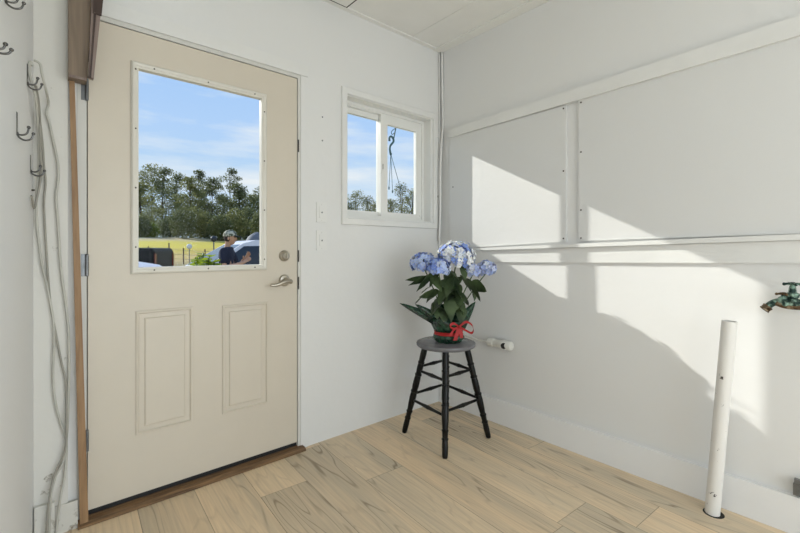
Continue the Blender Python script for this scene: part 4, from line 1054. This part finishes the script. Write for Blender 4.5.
# ---- the man ----
def skin_mesh(name, joints, bones, m, parent, sub=2):
    me = bpy.data.meshes.new(name+'_cage'); names = list(joints)
    o0 = wloc(parent)
    me.from_pydata([V(joints[n_][0])-o0 for n_ in names], [(names.index(a), names.index(b)) for a, b in bones], [])
    o = bpy.data.objects.new(name, me); C.objects.link(o); o.parent = parent
    sk = o.modifiers.new('skin', 'SKIN'); sk.use_smooth_shade = True
    lay = me.skin_vertices[0].data if me.skin_vertices else None
    if lay is None:
        bpy.context.view_layer.objects.active = o; lay = me.skin_vertices[0].data
    for i, n_ in enumerate(names):
        r = joints[n_][1]; lay[i].radius = (r, r) if not isinstance(r, tuple) else r; lay[i].use_root = (i == 0)
    sb = o.modifiers.new('sub', 'SUBSURF'); sb.levels = sub; sb.render_levels = sub
    dg = bpy.context.evaluated_depsgraph_get(); ev = o.evaluated_get(dg); m2 = bpy.data.meshes.new_from_object(ev)
    o.modifiers.clear(); o.data = m2; m2.name = name; m2.materials.clear(); m2.materials.append(m)
    for p in m2.polygons: p.use_smooth = True
    return o
pm = ground_at(227.5, 7.2)
mf = RGT.copy(); mf = (mf*.96+FWD*.12).normalized()          # he looks to the right
ml = V((-mf.y, mf.x, 0))                                      # his left (away from the house)
def bp_(f, l, z): return pm+mf*f+ml*l+V((0, 0, z))
man = thing('person', pm, 'person in camouflage cap and navy t-shirt standing outside, hands raised, facing right', 'person')
sk_m = mat('skin', (206, 158, 128), .55, var=.05, scale=20)
J = {'pelvis': (bp_(0, 0, .95), (.15, .12)), 'belly': (bp_(.02, 0, 1.10), (.14, .11)), 'chest': (bp_(.02, 0, 1.32), (.135, .095)), 'neckb': (bp_(-.01, 0, 1.49), .052), 'neck': (bp_(.015, 0, 1.56), .050),
     'skull': (bp_(.03, 0, 1.66), (.075, .085)), 'crown': (bp_(.025, 0, 1.735), (.07, .08))}
bones = [('pelvis', 'belly'), ('belly', 'chest'), ('chest', 'neckb'), ('neckb', 'neck'), ('neck', 'skull'), ('skull', 'crown')]
for s, nme in ((-1, 'r'), (1, 'l')):
    J['sh'+nme] = (bp_(-.01, s*.18, 1.42), .046)
    el = bp_(.02 if s < 0 else .10, s*.25, 1.16); wr2 = bp_(.26, s*.12, 1.22 if s < 0 else 1.28); 
    J['el'+nme] = (el, .045); J['wr'+nme] = (wr2, .030); J['pa'+nme] = (wr2+(wr2-el).normalized()*.07+V((0, 0, .03)), (.042, .026))
    J['hip'+nme] = (bp_(0, s*.10, .88), .095); J['kn'+nme] = (bp_(.03, s*.11, .48), .062); J['an'+nme] = (bp_(0, s*.12, .09), .042); J['toe'+nme] = (bp_(.16, s*.13, .035), (.045, .032))
    bones += [('chest', 'sh'+nme), ('sh'+nme, 'el'+nme), ('el'+nme, 'wr'+nme), ('wr'+nme, 'pa'+nme), ('pelvis', 'hip'+nme), ('hip'+nme, 'kn'+nme), ('kn'+nme, 'an'+nme), ('an'+nme, 'toe'+nme)]
    pal = J['pa'+nme][0]; fd = (pal-wr2).normalized()
    acr = fd.cross(V((mf.y, -mf.x, 0))).normalized()
    for k, (off, ln) in enumerate(((-.030, .075), (-.010, .085), (.010, .080), (.030, .062))):
        b0 = pal+acr*off*.8; J[f'f{k}a{nme}'] = (b0+fd*.03, .0105); J[f'f{k}b{nme}'] = (b0+fd*(.03+ln*.5)+mf*.006, .0095); J[f'f{k}c{nme}'] = (b0+fd*(.03+ln*.8)-ml*s*.025, .008)
        bones += [('pa'+nme, f'f{k}a{nme}'), (f'f{k}a{nme}', f'f{k}b{nme}'), (f'f{k}b{nme}', f'f{k}c{nme}')]
    tb = wr2+fd*.02-ml*s*.02+acr*-.02; J['ta'+nme] = (tb+acr*-.02, .012); J['tb'+nme] = (tb+acr*-.035+fd*.035, .0095); bones += [('wr'+nme, 'ta'+nme), ('ta'+nme, 'tb'+nme)]
body = skin_mesh('body', J, bones, sk_m, man, 2)
# head details: face mass, nose, chin, ear
bm = B(); hc = bp_(.045, 0, 1.655)
res = bmesh.ops.create_uvsphere(bm, u_segments=24, v_segments=16, radius=1)
for v in bm.verts:
    c = v.co.copy(); f, l, z = c.x*.098, c.y*.076, c.z*.118
    if z < 0: f *= 1+.10*z/.118; l *= 1+.28*z/.118
    if c.x > .55 and abs(c.y) < .35:
        nzf = math.exp(-((z+.012)/.022)**2)*math.exp(-(c.y/.22)**2)*.028; f += nzf          # nose
        f += math.exp(-((z+.092)/.018)**2)*.012-math.exp(-((z-.018)/.014)**2)*.008*(1 if abs(c.y) > .12 else .3)
        f -= math.exp(-((z+.055)/.006)**2)*.004
    v.co = hc+mf*f+ml*l+V((0, 0, z))
for s in (-1, 1):
    ball(bm, hc+mf*-.008+ml*s*.076+V((0, 0, -.005)), .03, (.6, .4, 1.0), 2)
hd_ = obj('face', bm, sk_m, man, smooth=True)
for s in (-1, 1):
    bm = B(); ball(bm, hc+mf*.082+ml*s*.032+V((0, 0, .018)), .011); obj('eye', bm, M['black'], hd_, smooth=True)
bm = B(); tube(bm, [hc+mf*.090+ml*.022+V((0, 0, -.055)), hc+mf*.097+V((0, 0, -.054)), hc+mf*.090-ml*.022+V((0, 0, -.055))], .005, 6); obj('mouth', bm, mat('lips', (150, 92, 80), .5), hd_)
bm = B(); res = bmesh.ops.create_uvsphere(bm, u_segments=20, v_segments=12, radius=1)
for v in bm.verts: c = v.co.copy(); v.co = hc+mf*(c.x*.088-.016)+ml*c.y*.079+V((0, 0, c.z*.092+.006))
hr = obj('hair', bm, mat('brown_hair', (58, 44, 34), .8, var=.2), man, smooth=True)
# beard shade as real short beard
# shirt
cage = {'w': (bp_(0, 0, .93), (.165, .135)), 'b': (bp_(.02, 0, 1.12), (.155, .125)), 'c': (bp_(.02, 0, 1.33), (.180, .135)), 'n': (bp_(-.005, 0, 1.50), .078)}
cb = [('w', 'b'), ('b', 'c'), ('c', 'n')]
for s, nme in ((-1, 'r'), (1, 'l')):
    cage['s'+nme] = (bp_(-.01, s*.18, 1.42), .088); e = J['el'+nme][0]; cage['e'+nme] = (J['sh'+nme][0]+(e-J['sh'+nme][0])*.82, .072); cb += [('c', 's'+nme), ('s'+nme, 'e'+nme)]
skin_mesh('t_shirt', cage, cb, mat('navy_cotton', (26, 32, 54), .85, var=.15), man, 2)
cage = {'w': (bp_(0, 0, .94), (.160, .130))}; cb = []
for s, nme in ((-1, 'r'), (1, 'l')):
    cage['h'+nme] = (bp_(0, s*.10, .86), .108); cage['k'+nme] = (bp_(.03, s*.11, .48), .080); cage['a'+nme] = (bp_(0, s*.12, .10), .068); cb += [('w', 'h'+nme), ('h'+nme, 'k'+nme), ('k'+nme, 'a'+nme)]
skin_mesh('trousers', cage, cb, mat('blue_denim', (52, 62, 84), .85, var=.15), man, 2)
for s in (-1, 1):
    bm = B(); ball(bm, bp_(.07, s*.125, .048), 1, (.06, .06, .047), 2)
    for v in bm.verts:
        rel = v.co-bp_(.07, s*.125, .048); f = rel.dot(mf); v.co += mf*f*1.6
    obj('shoe', bm, M['rubber'], man, smooth=True)
# cap
camo = mat('camo_cotton', (92, 96, 74), .85, scale=26, col2=(196, 192, 172), thr=(.44, .56))
bm = B(); res = bmesh.ops.create_uvsphere(bm, u_segments=24, v_segments=16, radius=1)
for v in bm.verts: c = v.co.copy(); v.co = hc+mf*(c.x*.112-.005)+ml*c.y*.090+V((0, 0, max(c.z, -.12)*.105+.042))
cp = obj('cap', bm, camo, man, smooth=True)
bm = B(); pts = [(.085, -.07), (.13, -.062), (.175, -.035), (.188, 0), (.175, .035), (.13, .062), (.085, .07)]
prism(bm, [hc+mf*f+ml*l+V((0, 0, .040-(f-.085)*.25-abs(l)*.15)) for f, l in pts], (0, 0, .022)); obj('peak', bm, mat('dark_peak', (44, 48, 44), .8), cp, smooth=False)

# ================= LIGHT =================
w = bpy.data.worlds.new('sky'); bpy.context.scene.world = w; w.use_nodes = True; nt = w.node_tree; nt.nodes.clear()
out = nt.nodes.new('ShaderNodeOutputWorld'); bg = nt.nodes.new('ShaderNodeBackground'); nt.links.new(bg.outputs[0], out.inputs[0])
tc_ = nt.nodes.new('ShaderNodeTexCoord'); sp = nt.nodes.new('ShaderNodeSeparateXYZ'); nt.links.new(tc_.outputs['Generated'], sp.inputs[0])
rp = nt.nodes.new('ShaderNodeValToRGB'); nt.links.new(sp.outputs['Z'], rp.inputs[0]); cr = rp.color_ramp
cr.elements[0].position = 0; cr.elements[0].color = lin((206, 226, 244)); cr.elements[1].position = 1; cr.elements[1].color = lin((84, 134, 214))
for p_, c_ in ((.14, (192, 220, 248)), (.26, (182, 213, 253)), (.42, (166, 203, 252))): e = cr.elements.new(p_); e.color = lin(c_)
mp = nt.nodes.new('ShaderNodeMapping'); mp.inputs['Scale'].default_value = (1.6, 1.6, 9); mp.inputs['Location'].default_value = (.35, .2, .3); mp.inputs['Rotation'].default_value = (.15, .0, .1); nt.links.new(tc_.outputs['Generated'], mp.inputs[0])
nz = nt.nodes.new('ShaderNodeTexNoise'); nz.inputs['Scale'].default_value = 1.7; nz.inputs['Detail'].default_value = 7; nz.inputs['Roughness'].default_value = .55; nt.links.new(mp.outputs[0], nz.inputs[0])
r2 = nt.nodes.new('ShaderNodeValToRGB'); r2.color_ramp.elements[0].position = .46; r2.color_ramp.elements[1].position = .70; nt.links.new(nz.outputs['Fac'], r2.inputs[0])
mx = nt.nodes.new('ShaderNodeMixRGB'); nt.links.new(r2.outputs[0], mx.inputs[0]); nt.links.new(rp.outputs[0], mx.inputs[1]); mx.inputs[2].default_value = lin((240, 244, 250))
nt.links.new(mx.outputs[0], bg.inputs[0]); bg.inputs[1].default_value = 1.0
def light(name, typ, loc, **kw):
    l = bpy.data.lights.new(name, typ); o = bpy.data.objects.new(name, l); C.objects.link(o); o.location = loc
    for k, v in kw.items(): setattr(l, k, v)
    return o
s = light('sun', 'SUN', (-3, 8, 6), energy=4.4, angle=.010, color=(1, .97, .92)); s.rotation_euler = SUN.to_track_quat('-Z', 'Y').to_euler()
a = light('rear_window_fill', 'AREA', ((RX0+RX1)/2, YB-.16, (RZ0+RZ1)/2), energy=42, shape='RECTANGLE', size=RX1-RX0-.1, size_y=RZ1-RZ0-.1, color=(.85, .925, 1))  # added area fill shining in through the made-up rear window
a.rotation_euler = (math.radians(90), 0, 0)

a = light('side_window_fill', 'AREA', (XR+WT+.05, (SY0+SY1)/2, (SZ0+SZ1)/2), energy=42, shape='RECTANGLE', size=SY1-SY0-.1, size_y=SZ1-SZ0-.1, color=(.85, .925, 1))  # added area fill at the made-up side window, lifts the left wall
a.rotation_euler = V((-1, 0, 0)).to_track_quat('-Z', 'Y').to_euler()
lc = V((.45, -1.65, CEIL))
cl_ = thing('fill_ceiling_lamp', lc-V((0, 0, .0005)), 'added fill lamp, a round hanging clear glass globe unseen behind the camera', 'lamp')  # lamp added behind the camera to raise the room's brightness
bm = B(); cyl(bm, lc-V((0, 0, .0006)), lc-V((0, 0, .03)), .09, 28); obj('canopy', bm, M['nickel'], cl_, smooth=.6)
bm = B(); cyl(bm, lc-V((0, 0, .03)), lc-V((0, 0, .90)), .008, 10); obj('stem', bm, M['nickel'], cl_, smooth=.6)
gm_, gnt, gb = new_mat('fill_lamp_glass'); gt = N(gnt, 'ShaderNodeBsdfTransparent'); gt.inputs[0].default_value = (.96, .96, .95, 1); gnt.links.new(gt.outputs[0], gnt.nodes['Material Output'].inputs[0])
bm = B(); ball(bm, lc-V((0, 0, 1.03)), .14, sub=3); obj('globe', bm, gm_, cl_, smooth=True)
l_ = light('fill_lamp_bulb', 'POINT', lc-V((0, 0, 1.03)), energy=14.5, color=(.90, .95, 1), shadow_soft_size=.10)  # point fill inside the added globe
# ================= CAMERA =================
cd = bpy.data.cameras.new('camera'); cam = bpy.data.objects.new('camera', cd); C.objects.link(cam)
cam.location = (0, 0, H); cam.rotation_euler = (math.radians(90), 0, YAW-math.pi/2)
cd.sensor_width = 36; cd.lens = 36*FOC/800; cd.shift_y = -(266.5-CY)/800; cd.clip_start = .02; cd.clip_end = 500
bpy.context.scene.camera = cam
vs = bpy.context.scene.view_settings; vs.view_transform = 'Standard'; vs.look = 'None'; vs.exposure = 0; vs.gamma = 1; vs.use_curve_mapping = False
